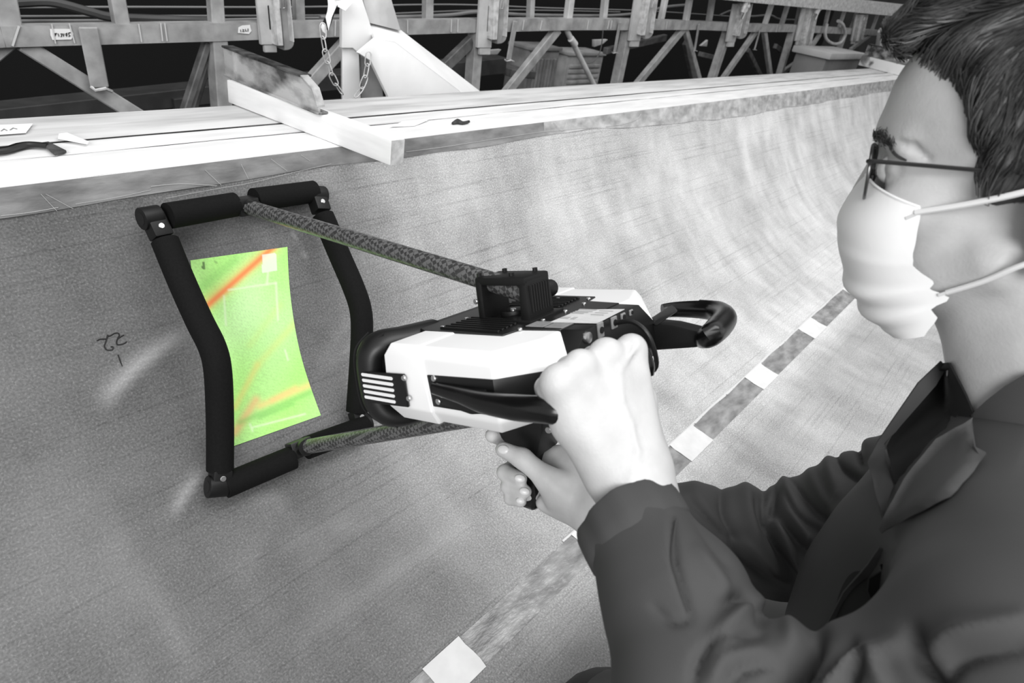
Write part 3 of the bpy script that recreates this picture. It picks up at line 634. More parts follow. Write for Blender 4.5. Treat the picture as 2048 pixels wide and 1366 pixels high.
# pistol grip under the housing
hull('grip_block', [(-.088, .062, -.07), (-.018, .062, -.07), (-.09, .062, -.12), (-.074, .062, -.152), (-.030, .062, -.160), (-.018, .062, -.125)], M_blk, both=False, bevel=0) if 0 else None
gb = hull('grip_block', [p for q in [(-.088, .060, -.07), (-.012, .060, -.07), (-.089, .060, -.132), (-.072, .062, -.152), (-.030, .062, -.162), (-.016, .060, -.125)] for p in (q, (q[0], .106, q[2]))], M_blk, bevel=.003)
scr(gb, dpl(1097, 860, 1, .060), -BW, .004)
hull('pistol_grip', [p for q in [(-.075, .066, -.14), (-.036, .066, -.14), (-.080, .066, -.22), (-.072, .068, -.236), (-.050, .068, -.238), (-.040, .066, -.225)] for p in (q, (q[0], .101, q[2]))], M_gloss, bevel=.008, seg=3)
hull('trigger', [p for q in [(-.098, .078, -.148), (-.088, .078, -.146), (-.092, .078, -.172), (-.085, .078, -.17)] for p in (q, (q[0], .088, q[2]))], M_rub, bevel=.002)
# carbon rods
M_carb = bpy.data.materials.new('carbon_fibre'); M_carb.use_nodes = True; nt = M_carb.node_tree; bs = nt.nodes['Principled BSDF']; bs.inputs['Roughness'].default_value = .3
tc = nt.nodes.new('ShaderNodeTexCoord'); mp = nt.nodes.new('ShaderNodeMapping'); mp.inputs['Rotation'].default_value = (.4, .5, .785); nt.links.new(tc.outputs['Object'], mp.inputs[0])
ck = nt.nodes.new('ShaderNodeTexChecker'); ck.inputs['Scale'].default_value = 190; nt.links.new(mp.outputs[0], ck.inputs['Vector'])
nz = nt.nodes.new('ShaderNodeTexNoise'); nz.inputs['Scale'].default_value = 260; nt.links.new(tc.outputs['Object'], nz.inputs['Vector'])
mx = mnode(nt, 'ADD', mnode(nt, 'MULTIPLY', ck.outputs['Fac'], .7), mnode(nt, 'MULTIPLY', nz.outputs[0], .4)); cr_ = nt.nodes.new('ShaderNodeValToRGB'); cr_.color_ramp.elements[0].color = rgb(34); cr_.color_ramp.elements[1].color = rgb(98)
nt.links.new(mx, cr_.inputs[0]); nt.links.new(cr_.outputs[0], bs.inputs['Base Color'])
bp = nt.nodes.new('ShaderNodeBump'); bp.inputs['Strength'].default_value = .25; bp.inputs['Distance'].default_value = .0006; nt.links.new(mx, bp.inputs['Height']); nt.links.new(bp.outputs[0], bs.inputs['Normal'])
JT = at(490, 412, .985); JB = at(600, 896, .988)
MB().cyl(JT+_n(L3(-.012, .066, .026)-JT)*.01, L3(-.012, .066, .026), .0112, 20).build('carbon_rod', M_carb, sc); MB().cyl(JB+_n(L3(-.02, .07, -.1)-JB)*.008, L3(-.02, .07, -.1), .0112, 20).build('carbon_rod', M_carb, sc)
hull('rod_socket', [p for q in [(-.04, .056, -.07), (0, .056, -.07), (-.04, .056, -.113), (0, .056, -.113)] for p in (q, (q[0], .084, q[2]))], M_matt)
# foam frame
RF = .0182
def foam(name, pts, r=RF, sub=8):
    o = MB().tube(pts, r, 20, sub=sub).build(name, M_foam, sc, bevel=0); return o
tl0, tl1 = at(335, 432, .895), at(470, 409, .975); tr0, tr1 = at(508, 400, 1.0), at(628, 383, 1.085)
foam('foam_tube', [tl0, tl1], sub=0); foam('foam_tube', [tr0, tr1], sub=0)
lk = [at(330, 482, .892), at(362, 560, .888), at(398, 640, .882), at(425, 695, .880), at(436, 745, .882), at(440, 840, .895), at(440, 938, .908)]
foam('foam_tube', lk, sub=5)
rk = [at(646, 432, 1.08), at(680, 512, 1.072), at(706, 572, 1.066), at(721, 618, 1.064), at(724, 665, 1.066), at(720, 740, 1.074), at(714, 822, 1.082)]
foam('foam_tube', rk, sub=5)
bl0, bl1 = at(449, 972, .912), at(585, 915, .980); br0, br1 = at(612, 896, 1.0), at(733, 852, 1.078)
foam('foam_tube', [bl0, bl1], sub=0); foam('foam_tube', [br0, br1], sub=0)
def bracket(p, q, cap, wid=.013):
    """hinge block between two tubes: a block along the side tube and an eye with a through hole at the end of the cross tube"""
    p, q, cap = map(np.asarray, (p, q, cap)); d = _n(q-p); e = _n(cap-d*(cap@d)); s = np.cross(d, e)
    o = MB().box((p+q)/2, [d, e, s], (np.linalg.norm(q-p)/2+.004, wid, .012)).build('hinge_block', M_matt, sc, bevel=.003)
    MB().cyl(p-e*.016, p+e*.010, .0155, 18).build('hinge_eye', M_matt, o, bevel=.0015); MB().cyl(p-e*.0165, p-e*.014, .0085, 14).build('pin_hole', M_hole, o)
    n = _n(CAM-(p+q)/2); n = s*(1 if s@n > 0 else -1); scr(o, p*.35+q*.65+n*.012, n, .0042); return o
ct, cbm = _n(tl1-tl0), _n(bl1-bl0)
bracket(at(305, 434, .885), at(322, 470, .888), ct); bracket(at(438, 972, .905), at(441, 944, .905), cbm)
bracket(at(632, 390, 1.086), at(642, 420, 1.082), -ct); bracket(at(722, 850, 1.082), at(715, 826, 1.082), -cbm)
def joint(P, d, tgt):
    d = _n(d); e = _n(tgt-P); e = _n(e-d*(e@d)); s = np.cross(d, e); o = MB().box(P, [d, e, s], (.017, .013, .013)).build('rod_joint', M_blk, sc, bevel=.003)
    for i, j in ((-.6, .5), (.5, .5), (-.6, -.5)): scr(o, P+d*.012*i+e*.013+s*.011*j, e, .0016)
    MB().cyl(P+e*.008, P+e*.026, .0125, 16).build('rod_cup', M_blk, o)
joint(JT, ct, L3(-.012, .066, .026)); joint(JB, cbm, L3(-.02, .07, -.1))
# ------------------------------------------------------------------ steel rack of the neighbouring mould behind the flange
YT = 2.0
def tp(px, py, y=YT): return ony(px, py, y)
M_st = mat('grey_painted_steel', 168, .55, 128, 18, .2, 60, lo=.35, hi=.72); M_st2 = mat('dark_painted_steel', 104, .6, 72, 20); M_stl = mat('light_painted_steel', 204, .5, 168, 14, lo=.3, hi=.75)
M_brt = mat('bright_galvanised', 215, .4, 170, 40); M_wire = mat('grey_cable', 118, .5); M_tie = mat('white_tie', 200, .6); M_hose = mat('dark_hose', 66, .6)
rack = thing('steel_rack', 'grey painted steel lattice rack running along behind the mould flange', 'rack', (2.2, YT, -.93))
def bar(name, p, q, wpx, m=None, y=YT, depth=.03, wpx2=None, bevel=.003, par=None):
    P, Q = tp(*p, y), tp(*q, y); d = _n(Q-P); s = _n(np.cross(d, [0, 1., 0])); k = lambda px, P_: px*proj(P_)[2]/FPX/2
    w0, w1 = k(wpx, P), k(wpx2 or wpx, Q); n = np.array([0, 1., 0])*depth/2
    pts = [P-s*w0-n, P+s*w0-n, P+s*w0+n, P-s*w0+n, Q-s*w1-n, Q+s*w1-n, Q+s*w1+n, Q-s*w1+n]
    return MB().add(pts, [(0, 1, 2, 3), (7, 6, 5, 4), (0, 4, 5, 1), (1, 5, 6, 2), (2, 6, 7, 3), (3, 7, 4, 0)]).build(name, m or M_st, par or rack, bevel=bevel, seg=1)
chord = [(-420, 92, 54), (-90, 76, 40), (0, 71, 38), (430, 62, 33), (596, 58, 29), (958, 50, 24), (1130, 47.5, 21), (1260, 48, 20), (1390, 50, 15.5), (1500, 55, 14.5), (1580, 56, 13), (1680, 61, 11), (1750, 65, 10), (1840, 71, 9)]
for a, b in zip(chord[:-1], chord[1:]): bar('chord', a[:2], b[:2], a[2], wpx2=b[2], depth=.04, bevel=0)
for p, q, w in [((433, 78), (452, 330), 31), ((952, 62), (938, 250), 24), ((1255, 58), (1217, 240), 19), ((1455, 60), (1400, 230), 17), ((1585, 58), (1545, 195), 12), ((1690, 64), (1652, 170), 8)]:
    bar('post', p, q, w, y=YT+.008, depth=.05); 
for p, q, w, y in [((4, -30), (20, 55), 38, .012), ((228, -30), (243, 52), 28, .012), ((428, -30), (434, 62), 28, .012), ((595, -30), (598, 45), 20, .09), ((856, -30), (855, 40), 20, .05), ((1063, -30), (1060, 40), 13, .05), ((1144, -30), (1134, 48), 17, .012),
                   ((1213, -30), (1206, 40), 14, .05), ((1336, -30), (1321, 42), 12, .05), ((1384, -30), (1371, 45), 14, .01), ((1429, -30), (1417, 46), 13, .05), ((1556, -30), (1529, 50), 12, .01), ((1588, -30), (1562, 52), 11, .05), ((1603, 0), (1592, 52), 9, .05),
                   ((1660, 8), (1648, 60), 8, .03), ((1692, 14), (1676, 60), 8, .03), ((1716, 18), (1700, 62), 7, .03), ((1757, 24), (1742, 66), 8, .03), ((1790, 30), (1775, 68), 6, .03), ((1840, 40), (1825, 72), 7, .03)]:
    bar('upright', p, q, w, M_stl if w in (17, 14, 12) else M_st, y=YT+y)
for p, q, w, m, y in [((42, 86), (282, 236), 30, M_st, .006), ((30, 76), (-60, 150), 22, M_st, .02), ((414, 84), (368, 226), 13, M_st2, .02), ((420, 110), (384, 226), 10, M_st2, .12), ((690, 88), (608, 178), 25, M_st, .006), ((942, 82), (880, 142), 22, M_st2, .01), ((1116, 57), (1004, 195), 19, M_st, .006),
                      ((1368, 55), (1262, 182), 15, M_st, .006), ((1370, 58), (1400, 168), 11, M_st, .012), ((1370, 85), (1388, 165), 11, M_st2, .15), ((1512, 62), (1440, 165), 13, M_st, .006), ((1528, 62), (1541, 155), 10, M_st, .01),
                      ((1495, 100), (1522, 155), 9, M_st2, .15), ((1640, 68), (1616, 104), 9, M_st, .006), ((1614, 110), (1560, 148), 9, M_st, .006), ((1330, 75), (1210, 102), 12, M_st2, .1), ((1740, 70), (1700, 100), 7, M_st, .006), ((1400, 108), (1440, 118), 9, M_st2, .1), ((1550, 92), (1575, 112), 9, M_st2, .1)]:
    bar('diagonal', p, q, w, m, y=YT+y)
o = MB().cyl(tp(1131, 56), tp(1192, 178), .0135, 12).build('tube_diagonal', M_stl, rack)
MB().cyl(tp(1140, 75)+[0, -.006, -.004], tp(1148, 90)+[0, -.006, .004], .0165, 12).build('tie_wrap', M_tie, o)
for p, q, w, w2 in [((176, 54), (200, 176), 36, 34), ((1031, 42), (1017, 120), 15, 15), ((1240, 44), (1229, 105), 10, 10), ((1398, 48), (1389, 101), 8, 8), ((1520, 60), (1509, 99), 7, 6)]:
    o = bar('hanger', p, q, w, y=YT-.03, depth=.006, wpx2=w2); x, y = q
    s = w2/34.; MB().tube([tp(x-17*s, y-2*s, YT-.03), tp(x-9*s, y+5*s, YT-.045), tp(x+11*s, y+1*s, YT-.045), tp(x+24*s, y+7*s, YT-.03)], 3.2*s*proj(tp(x, y))[2]/FPX, 6).build('hanger_lip', M_brt, o)
for p, q, w in [((38, 52), (25, 92), 5), ((103, 48), (111, 87), 3), ((138, 47), (149, 86), 3), ((277, 48), (283, 84), 3.2), ((321, 46), (325, 82), 3.2), ((329, 46), (334, 82), 3.2), ((160, 54), (165, 88), 2.2), ((671, 40), (670, 72), 3), ((815, 40), (815, 66), 2.5), ((903, 39), (902, 64), 2.5), ((916, 39), (915, 64), 2.5), ((1048, 40), (1045, 60), 2.2), ((1084, 41), (1080, 60), 2.2), ((1177, 41), (1174, 59), 2.2), ((1218, 41), (1215, 58), 2), ((1224, 41), (1221, 58), 2), ((1334, 43), (1332, 58), 2), ((1555, 50), (1552, 64), 2)]:
    bar('cable_tie', p, q, w*.6, M_tie, y=YT-.024, depth=.004, bevel=0)
# paper tags with pen writing
def note(quad, strokes, lab):
    o = MB().prism([tp(*p, YT-.0235) for p in quad], (0, .0012, 0)).build('paper_tag', M_paper, rack); o['label'] = lab
    for st in strokes: MB().tube([tp(*p, YT-.0245) for p in st], .0011, 4).build('pen_stroke', M_ink, o)
note([(100, 58), (142, 58), (147, 68), (143, 79), (105, 80), (101, 70)], [[(108, 68), (113, 66), (109, 73)], [(116, 67), (118, 73)], [(121, 68), (125, 67), (122, 74)], [(128, 67), (127, 73)], [(131, 68), (134, 66), (134, 70), (131, 70)], [(134, 68), (133, 73)], [(141, 65), (137, 66), (138, 70), (141, 71), (137, 73)]], 'white dated paper tag')
note([(477, 55), (485, 51), (500, 50), (503, 62), (498, 68), (476, 66)], [[(481, 59), (482, 64)], [(485, 59), (488, 59), (485, 63), (489, 63)], [(491, 58), (491, 62), (494, 62)], [(496, 57), (496, 63)]], 'small white paper tag')
# clamp assemblies: slotted plate, guide strip, channel bracket with a rounded toe
def rack_clamp(x0, x1, xb, ytop, yp, yb, skew, s, y0=YT-.035):
    k = lambda x, y, yy: tp(x-(skew*(y-ytop)), y, yy)
    pl = lambda a, b, t, q, yy, th, nm, m, par: MB().prism([k(a, t, yy), k(b, t, yy), k(b, q, yy), k(a, q, yy)], (0, th, 0)).build(nm, m, par, bevel=.002, seg=1)
    w = x1-x0; h = yp-ytop
    P = pl(x0, x1, ytop-6*s, yp, y0, .012, 'clamp_plate', M_stl, rack)
    pl(x0+w*.62, x0+w*.86, ytop+h*.12, ytop+h*.66, y0-.0015, .003, 'slot', M_hole, P)
    pl(x1, x1+(xb-x1)*.36, ytop-6*s, yb-8*s, y0-.03, .04, 'guide_strip', M_brt, P)
    r = (xb-x1)*.5; a = x1+(xb-x1)*.36
    pts = [k(a, ytop-6*s, y0-.01), k(xb, ytop-6*s, y0-.01), k(xb, yb-r, y0-.01)]+[k(xb-r+r*math.cos(t), yb-r+r*math.sin(t), y0-.01) for t in np.linspace(.2, 1.57, 5)]+[k(a, yb, y0-.01)]
    MB().prism(pts, (0, .05, 0)).build('channel_bracket', M_st, P, bevel=.002, seg=1)
    MB().prism([k(xb-1.5*s, ytop-6*s, y0-.03), k(xb, ytop-6*s, y0-.03), k(xb, yb-r, y0-.03), k(xb-1.5*s, yb-r, y0-.03)], (0, .04, 0)).build('bracket_rib', M_brt, P)
    pl(x0+w*.2, x1-w*.05, yp-2*s, yp+14*s, y0+.004, .012, 'clamp_toe', M_stl, P)
    q = k(xb-r*1.0, ytop+h*.18, y0-.03)
    MB().tube([q+[-.008, 0, .03], q+[-.008, 0, 0], q+[.008, 0, 0], q+[.008, 0, .03]], .002+.0012*s, 6).build('spring_hook', M_scr, P)
rack_clamp(514, 547, 581, 0, 90, 101, -.09, 1.1); rack_clamp(960, 989, 1018, 0, 96, 88, .06, 1.); rack_clamp(1270, 1293, 1316, 0, 82, 78, .15, .85)
rack_clamp(1467, 1485, 1505, 12, 84, 78, .2, .7); rack_clamp(1604, 1620, 1638, 20, 82, 104, .22, .6); rack_clamp(1712, 1722, 1736, 32, 82, 86, .2, .45)
for x, y, s in [(1494, 10, 1.), (1640, 14, .9), (1812, 28, .7)]:
    P = tp(x, y, YT-.1); k = proj(P)[2]/FPX*s; e = np.array([1., 0, 0]); z = np.array([0, 0, 1.])
    o = MB().cyl(P-e*8*k+z*14*k, P-e*12*k-z*14*k, 5*k, 10).build('toggle_clamp', M_brt, rack); MB().tube([P+e*2*k+z*16*k, P+e*8*k+z*2*k, P+e*2*k-z*10*k, P-e*4*k-z*26*k], 2.4*k, 6, sub=4).build('toggle_hook', M_scr, o); MB().ball(P+e*6*k-z*2*k, 5*k, n=10).build('toggle_knob', M_brt, o)
tb = [(1380, -24, 26), (1516, -9, 24), (1700, 10, 22), (1860, 27, 20), (1990, 44, 18)]
for a, b in zip(tb[:-1], tb[1:]): bar('top_flange', a[:2], b[:2], a[2], M_brt, y=YT-.06, depth=.12, wpx2=b[2], bevel=0)
# cables and hoses threaded through the rack
def cable(name, pts, r, m, lab, cat='cable', y=YT+.2, sub=6):
    return tag(MB().tube([tp(*p[:2], y+(p[2] if len(p) > 2 else 0)) for p in pts], r, 8, sub=sub).build(name, m), lab, cat)
cable('electric_cable', [(-60, 15), (250, 14), (600, 14), (900, 9), (1100, 16), (1300, 22), (1480, 34)], .0032, M_wire, 'thin grey cable strung behind the rack uprights, highest of the three')
cable('electric_cable', [(-60, 33), (250, 32), (600, 31), (760, 28), (1000, 20), (1240, 24)], .0032, M_wire, 'thin grey cable strung behind the rack uprights, middle of the three', y=YT+.23)
cable('electric_cable', [(-60, 43), (250, 41), (430, 40), (620, 36), (800, 36)], .0045, M_wire, 'thin grey cable just above the rack chord, lowest of the three', y=YT+.16)
cable('corrugated_hose', [(20, 6), (90, 3), (130, 10), (180, 24), (222, 34), (300, 38), (430, 42)], .012, M_hose, 'dark corrugated hose sagging down to the rack chord at upper left', 'hose', y=YT+.1)
cable('pipe', [(640, 35), (800, 34), (900, 30), (960, 24), (1060, 30), (1220, 31), (1290, 24), (1330, 14), (1370, 10)], .0075, M_wire, 'grey hose lying along the top of the rack chord behind the white jack', 'hose', y=YT+.12)
cable('electric_cable', [(1206, 60), (1203, 90), (1198, 108), (1188, 122), (1176, 127)], .0032, M_wire, 'grey cable drooping in front of the ribbed cabinets', y=YT+.25)
lp = [(1658+ -4, 48), (1650, 65), (1654, 80), (1668, 88), (1682, 84), (1690, 68), (1686, 50), (1676, 42)]
cable('cable_loop', lp, .014, M_stl, 'pale hose loop hanging from the rack at upper right', 'hose', y=YT-.05)
cable('electric_cable', [(1440, 30), (1470, 20), (1500, 32), (1540, 30), (1560, 38), (1600, 40)], .006, M_wire, 'grey cable looped along the far end of the rack', y=YT+.1)
# ribbed cabinets on the hall floor behind the rack
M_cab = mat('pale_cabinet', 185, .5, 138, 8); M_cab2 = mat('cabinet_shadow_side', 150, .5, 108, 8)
def cabinet(quad, y, m, lab, dep=.18, n=11, vert=False):
    a, b = tp(*quad[0], y), tp(*quad[1], y); e = (b-a); e[2] = 0; z0 = -.93; top = (a[2]+b[2])/2
    t = thing('cabinet', lab, 'cabinet', (a[0], y, z0)); MB().abox((a[0], y, z0), (b[0], y+dep, top)).build('carcass', m, t, bevel=.01)
    w = b[0]-a[0]
    for i in range(n):
        if vert: MB().abox((a[0]+w*(.06+.88*i/n), y-.012, top-.75), (a[0]+w*(.06+.88*(i+.6)/n), y+.004, top-.05)).build('rib', m, t, bevel=.003, seg=1)
        else: MB().abox((a[0]+w*.08, y-.012, top-.06-.035*(i+.6)), (b[0]-w*.08, y+.004, top-.06-.035*i)).build('rib', m, t, bevel=.003, seg=1)
    MB().abox((a[0]-.008, y-.015, top), (b[0]+.008, y+dep, top+.02)).build('lid', m, t, bevel=.004)
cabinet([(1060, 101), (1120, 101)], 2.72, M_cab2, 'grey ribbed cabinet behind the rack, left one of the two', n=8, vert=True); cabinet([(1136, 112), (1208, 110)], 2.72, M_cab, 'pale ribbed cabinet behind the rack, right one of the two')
M_scrap = mat('pale_offcut', 215, .6, 190, 9)
for q, y, lab in [([(1189, 80), (1216, 79), (1206, 88), (1189, 94)], 2.5, 'pale sheet offcut hung behind the rack above the right cabinet'), ([(965, 102), (1003, 99), (995, 109), (964, 109)], 2.15, 'white offcut on the rack behind the second clamp plate'), ([(1402, 92), (1416, 80), (1414, 93)], 2.6, 'small white triangular offcut deep in the dark rack')]:
    tag(MB().prism([tp(*p, y) for p in q], (0, .02, 0)).build('sheet_offcut', M_scrap, bevel=.002), lab, 'offcut')
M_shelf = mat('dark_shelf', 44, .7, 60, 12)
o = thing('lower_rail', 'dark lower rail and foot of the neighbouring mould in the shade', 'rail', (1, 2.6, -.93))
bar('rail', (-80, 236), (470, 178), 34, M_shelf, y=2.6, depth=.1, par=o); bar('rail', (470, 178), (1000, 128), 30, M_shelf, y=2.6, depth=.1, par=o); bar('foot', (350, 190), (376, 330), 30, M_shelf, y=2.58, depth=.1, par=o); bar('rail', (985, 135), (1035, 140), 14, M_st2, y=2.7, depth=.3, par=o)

# ------------------------------------------------------------------ white jack behind the flange with its chain and barrier tape
M_jack = mat('white_painted_steel', 244, .5, 228, 9, .1, 40, lo=.25, hi=.75); M_jside = mat('white_steel_shaded', 205, .55, 175, 12)  # second white is darker: shade on the jack's side faces painted as colour
YJ = 1.5
jk = thing('support_jack', 'white painted steel support jack with a slanting box strut behind the flange', 'jack', (ony(720, 200, YJ)[0], YJ, -.93))
def J(px, py, y=YJ): return ony(px, py, y)
jbot = 420
MB().prism([J(684, 58), J(718, 100), J(722, 205), J(733, jbot), J(692, jbot), J(684, 195)], (.064, .09, 0)).build('post', M_jack, jk, bevel=.004)
MB().prism([J(718, 100), J(767, 190), J(767, 215), J(745, jbot), J(722, jbot), J(722, 200)], (0, .1, 0)).build('post_side', M_jside, jk, bevel=.003) if 0 else MB().prism([J(722, 115, YJ+.05), J(758, 118, YJ+.05), J(768, 205, YJ+.05), J(768, jbot, YJ+.05), J(725, jbot, YJ+.05)], (.06, .08, 0)).build('post_web', M_jside, jk, bevel=.003)
MB().prism([J(684, 22, YJ-.012), J(696, -30, YJ-.012), J(716, -30, YJ-.012), J(750, 78, YJ-.012), J(717, 106, YJ-.012), J(706, 96, YJ-.012), J(684, 96, YJ-.012)], (0, .012, 0)).build('gusset', M_jack, jk, bevel=.002)
MB().prism([J(718, -30, YJ+.02), J(774, -30, YJ+.02), J(802, 62, YJ+.02), J(738, 46, YJ+.02)], (.07, .1, 0)).build('head_box', M_jside, jk, bevel=.003)
# strut: a box beam going down to the right and towards the flange
def strut():
    A = [J(737, 42, YJ-.02), J(750, 78, YJ-.02), J(718, 106, YJ-.02), J(742, 122, YJ-.02), J(782, 205, YJ-.05), J(800, 250, YJ-.06), J(1000, 330, YJ-.14), J(920, 186, YJ-.10), J(790, 86, YJ-.03)]
    front = [A[1], A[2], A[3], A[4], A[5], J(985, 300, YJ-.15), J(918, 183, YJ-.15), J(790, 86, YJ-.07)]
    return front
fr_ = [J(x, y, 1.44) for x, y in [(740, 80), (750, 78), (718, 106), (742, 124), (780, 205), (830, 330), (1010, 330), (918, 183), (790, 84)]]
MB().prism([J(x, y, 1.44) for x, y in [(752, 77), (717, 106), (742, 122), (776, 192), (812, 300), (1010, 300), (918, 181), (790, 84)]], (0, .012, 0)).build('strut_web', M_jack, jk, bevel=.002)
MB().add([J(790, 84, 1.44), J(918, 181, 1.44), J(1010, 300, 1.44), J(1085, 300, 1.56), J(962, 184, 1.56), J(802, 60, 1.56), J(737, 42, 1.56), J(750, 78, 1.44)], [(0, 1, 4, 5), (1, 2, 3, 4), (0, 5, 6, 7)]).build('strut_top', M_jack, jk, thick=.008)
# chain
lm = MB(); lr = []
for t in np.linspace(0, 2*math.pi, 17)[:-1]: lr.append((.0105*math.cos(t)+(.0075 if math.cos(t) > .01 else -.0075 if math.cos(t) < -.01 else 0), .0072*math.sin(t), 0))
lm.tube(lr, .0016, 6, closed=True); proto = None
ch = thing('chain', 'bright steel link chain hanging beside the white jack post', 'chain', J(652, 60, 1.46))
for pts in ([(646, 62, 1.42), (648, 90, 1.42), (656, 125, 1.42), (668, 160, 1.42), (685, 189, 1.42)], [(736, 118, 1.42), (733, 140, 1.42), (727, 165, 1.42), (716, 188, 1.42), (704, 196, 1.42)]):
    C_, _ = catmull([J(*p) for p in pts], [0]*len(pts), 40); C_ = np.array(C_); s = np.concatenate([[0], np.cumsum(np.linalg.norm(np.diff(C_, axis=0), axis=1))])
    for i, q in enumerate(np.arange(0, s[-1], .029)):
        P = np.array([np.interp(q, s, C_[:, k]) for k in range(3)]); P2 = np.array([np.interp(q+.01, s, C_[:, k]) for k in range(3)]); d = _n(P2-P); w = _n(np.cross(d, [0, 1., 0])); v = np.cross(d, w)
        if i % 2: w, v = v, -w
        else: w, v = w*.9+v*.43, v*.9-w*.43
        Mx = frame_mat(P, d, w, v)
        if proto is None:
            q0 = MB(); q0.v = [tuple(P+d*a+w*b+v*c) for a, b, c in lm.v]; q0.f = lm.f; o = bpy.data.objects.new('link', None)
            me = bpy.data.meshes.new('link'); me.from_pydata(lm.v, [], lm.f); me.materials.append(M_brt); me.polygons.foreach_set('use_smooth', [True]*len(me.polygons)); proto = me
        inst(proto, 'link', ch, Mx)
M_bt = mat('black_tape', 12, .4); M_wt = mat('white_glossy_tape', 238, .3)
bt = thing('barrier_tape', 'black and white barrier tape tied at the top of the chain beside the jack', 'tape', J(665, 30, 1.46))
def ribbon(nm, A, B, m): MB().grid([[J(*a), J(*b)] for a, b in zip(A, B)]).build(nm, m, bt, thick=-.0012)
ribbon('white_band', [(653, -20, 1.45), (656, 10, 1.45), (655, 22, 1.45), (651, 34, 1.45)], [(690, -20, 1.47), (672, 14, 1.44), (664, 34, 1.44), (657, 62, 1.45)], M_wt)
ribbon('black_band', [(656, 8, 1.455), (651, 33, 1.455), (643, 48, 1.455)], [(676, 8, 1.445), (666, 36, 1.445), (657, 62, 1.452)], M_bt)
ribbon('white_band', [(644, 46, 1.455), (642, 54, 1.455), (645, 62, 1.455)], [(650, 50, 1.45), (650, 60, 1.45), (652, 68, 1.45)], M_wt)
ribbon('white_band', [(672, 2, 1.43), (684, 0, 1.43), (698, -12, 1.43)], [(676, 14, 1.42), (690, 22, 1.42), (706, 4, 1.42)], M_wt); ribbon('black_band', [(668, -14, 1.44), (676, 0, 1.44)], [(690, -16, 1.44), (694, 2, 1.44)], M_bt)
# ------------------------------------------------------------------ clutter beyond the far end of the flange
M_box = mat('grey_box', 132, .6, 118, 6); M_lid = mat('pale_box_lid', 190, .6, 175, 6)
def jb(x, y, Y=2.0): return ony(x, y, Y)
YB = 1.62
t = thing('storage_box', 'grey storage box with pale lid standing behind the far end of the flange', 'box', jb(1680, 140, YB))
A, B = jb(1645, 140, YB), jb(1712, 140, YB); ztop = jb(1680, 118, YB)[2]
MB().prism([(A[0], YB, -.93), (B[0], YB, -.93), (B[0], YB, ztop), (A[0], YB, ztop)], (0, .25, 0)).build('carcass', M_box, t, bevel=.01); MB().prism([(A[0]-.03, YB-.03, ztop), (B[0]+.03, YB-.03, ztop), (B[0]+.03, YB-.03, ztop+.05), (A[0]-.03, YB-.03, ztop+.05)], (0, .31, 0)).build('lid', M_lid, t, bevel=.01)
YC = 1.75
t = thing('chair', 'pale round cornered chair back standing beyond the flange close to the hair', 'chair', jb(1790, 130, YC))
bk = [jb(x, y, YC) for x, y in [(1757, 110), (1764, 66), (1770, 57), (1806, 55), (1818, 60), (1822, 70), (1812, 120)]]
MB().prism(bk, (0, .05, 0)).build('backrest', mat('pale_upholstery', 196, .7, 176, 9), t, bevel=.015); MB().prism([jb(x, y, YC-.01) for x, y in [(1763, 110), (1769, 80), (1812, 78), (1808, 118)]], (0, .01, 0)).build('back_panel', M_box, t, bevel=.004)
e = _n(bk[6]-bk[0]); Q = (bk[0]+bk[6])/2
MB().box(Q+[0, -.22, -.16], np.eye(3), (.24, .22, .03)).build('seat', M_box, t, bevel=.01)
for sx, sy in ((-.2, .0), (.2, .0), (-.2, -.4), (.2, -.4)): MB().cyl(Q+[sx, sy, -.17], (Q[0]+sx, Q[1]+sy, -.93), .018, 8).build('leg', M_scr, t)
P = onz(1790, 118, .03); t = thing('plastic_cup', 'white rounded plastic tub standing by the spattered block near the hair', 'tub', P)
P = onz(1792, 138, 0)+np.array([.35, .12, 0]); MB().tube([P, P+[0, 0, .10], P+[0, 0, .15], P+[0, 0, .17]], [.13, .15, .12, .05], 16).build('tub', M_lid, t); MB().tube([P+[-.06, 0, .16], P+[-.03, 0, .22], P+[.03, 0, .22], P+[.06, 0, .16]], .012, 6, sub=4).build('tub_handle', M_scr, t)
# ------------------------------------------------------------------ the technician
M_skinp = mat('skin', 182, .5, 198, 24, .22, 420, spec=.35, bdist=.001); M_nail = mat('fingernail', 206, .3)
M_hair = mat('dark_hair', 40, .5, 66, 60, .4, 240, stretch=(1, 1, .3)); M_str = mat('hair_strands', 46, .42, 84, 40)
M_cloth = mat('grey_work_cloth', 62, .7, 69, 5, .12, 900, bdist=.0008, spec=.25); M_shirt = mat('black_shirt', 10, .9); M_mask = mat('white_mask', 248, .6, 244, 14, .12, 300, bdist=.0008); M_cord = mat('white_ear_loop', 236, .6)
M_seam = mat('seam_thread', 56, .8)
HC = at(1960, 330, .50); YAW, PIT = .045, .25
_fw = np.array([-math.sin(YAW), math.cos(YAW), 0]); HL = np.array([-math.cos(YAW), -math.sin(YAW), 0]); HF = _fw*math.cos(PIT)-np.array([0, 0, 1.])*math.sin(PIT); HU = np.cross(HF, HL)
def hp(f, l, u): return HC+HF*f+HL*l+HU*u
HAX = [HF, HL, HU]
def hloc(P): return np.array([(np.asarray(P)-HC)@x for x in HAX])
def hpx(px, py, l): d = ray(px, py); p0 = HC+HL*l; return CAM+d*(((p0-CAM)@HL)/(d@HL))
lsh, lel, lwr = at(2085, 1365, .345), at(1395, 1400, .41), at(1262, 948, .52); lmid, lupp = at(1350, 1195, .462), at(1710, 1490, .375)
rsh, rel_, rwr = at(1965, 925, .66), at(1560, 1085, .74), at(1195, 1020, .70)
hipc = np.array([.57, -.26, -.36])
person = thing('person', 'person in grey work coverall kneeling in the mould, both arms reaching to hold the scanner', 'person', (hipc[0], hipc[1], -.56))
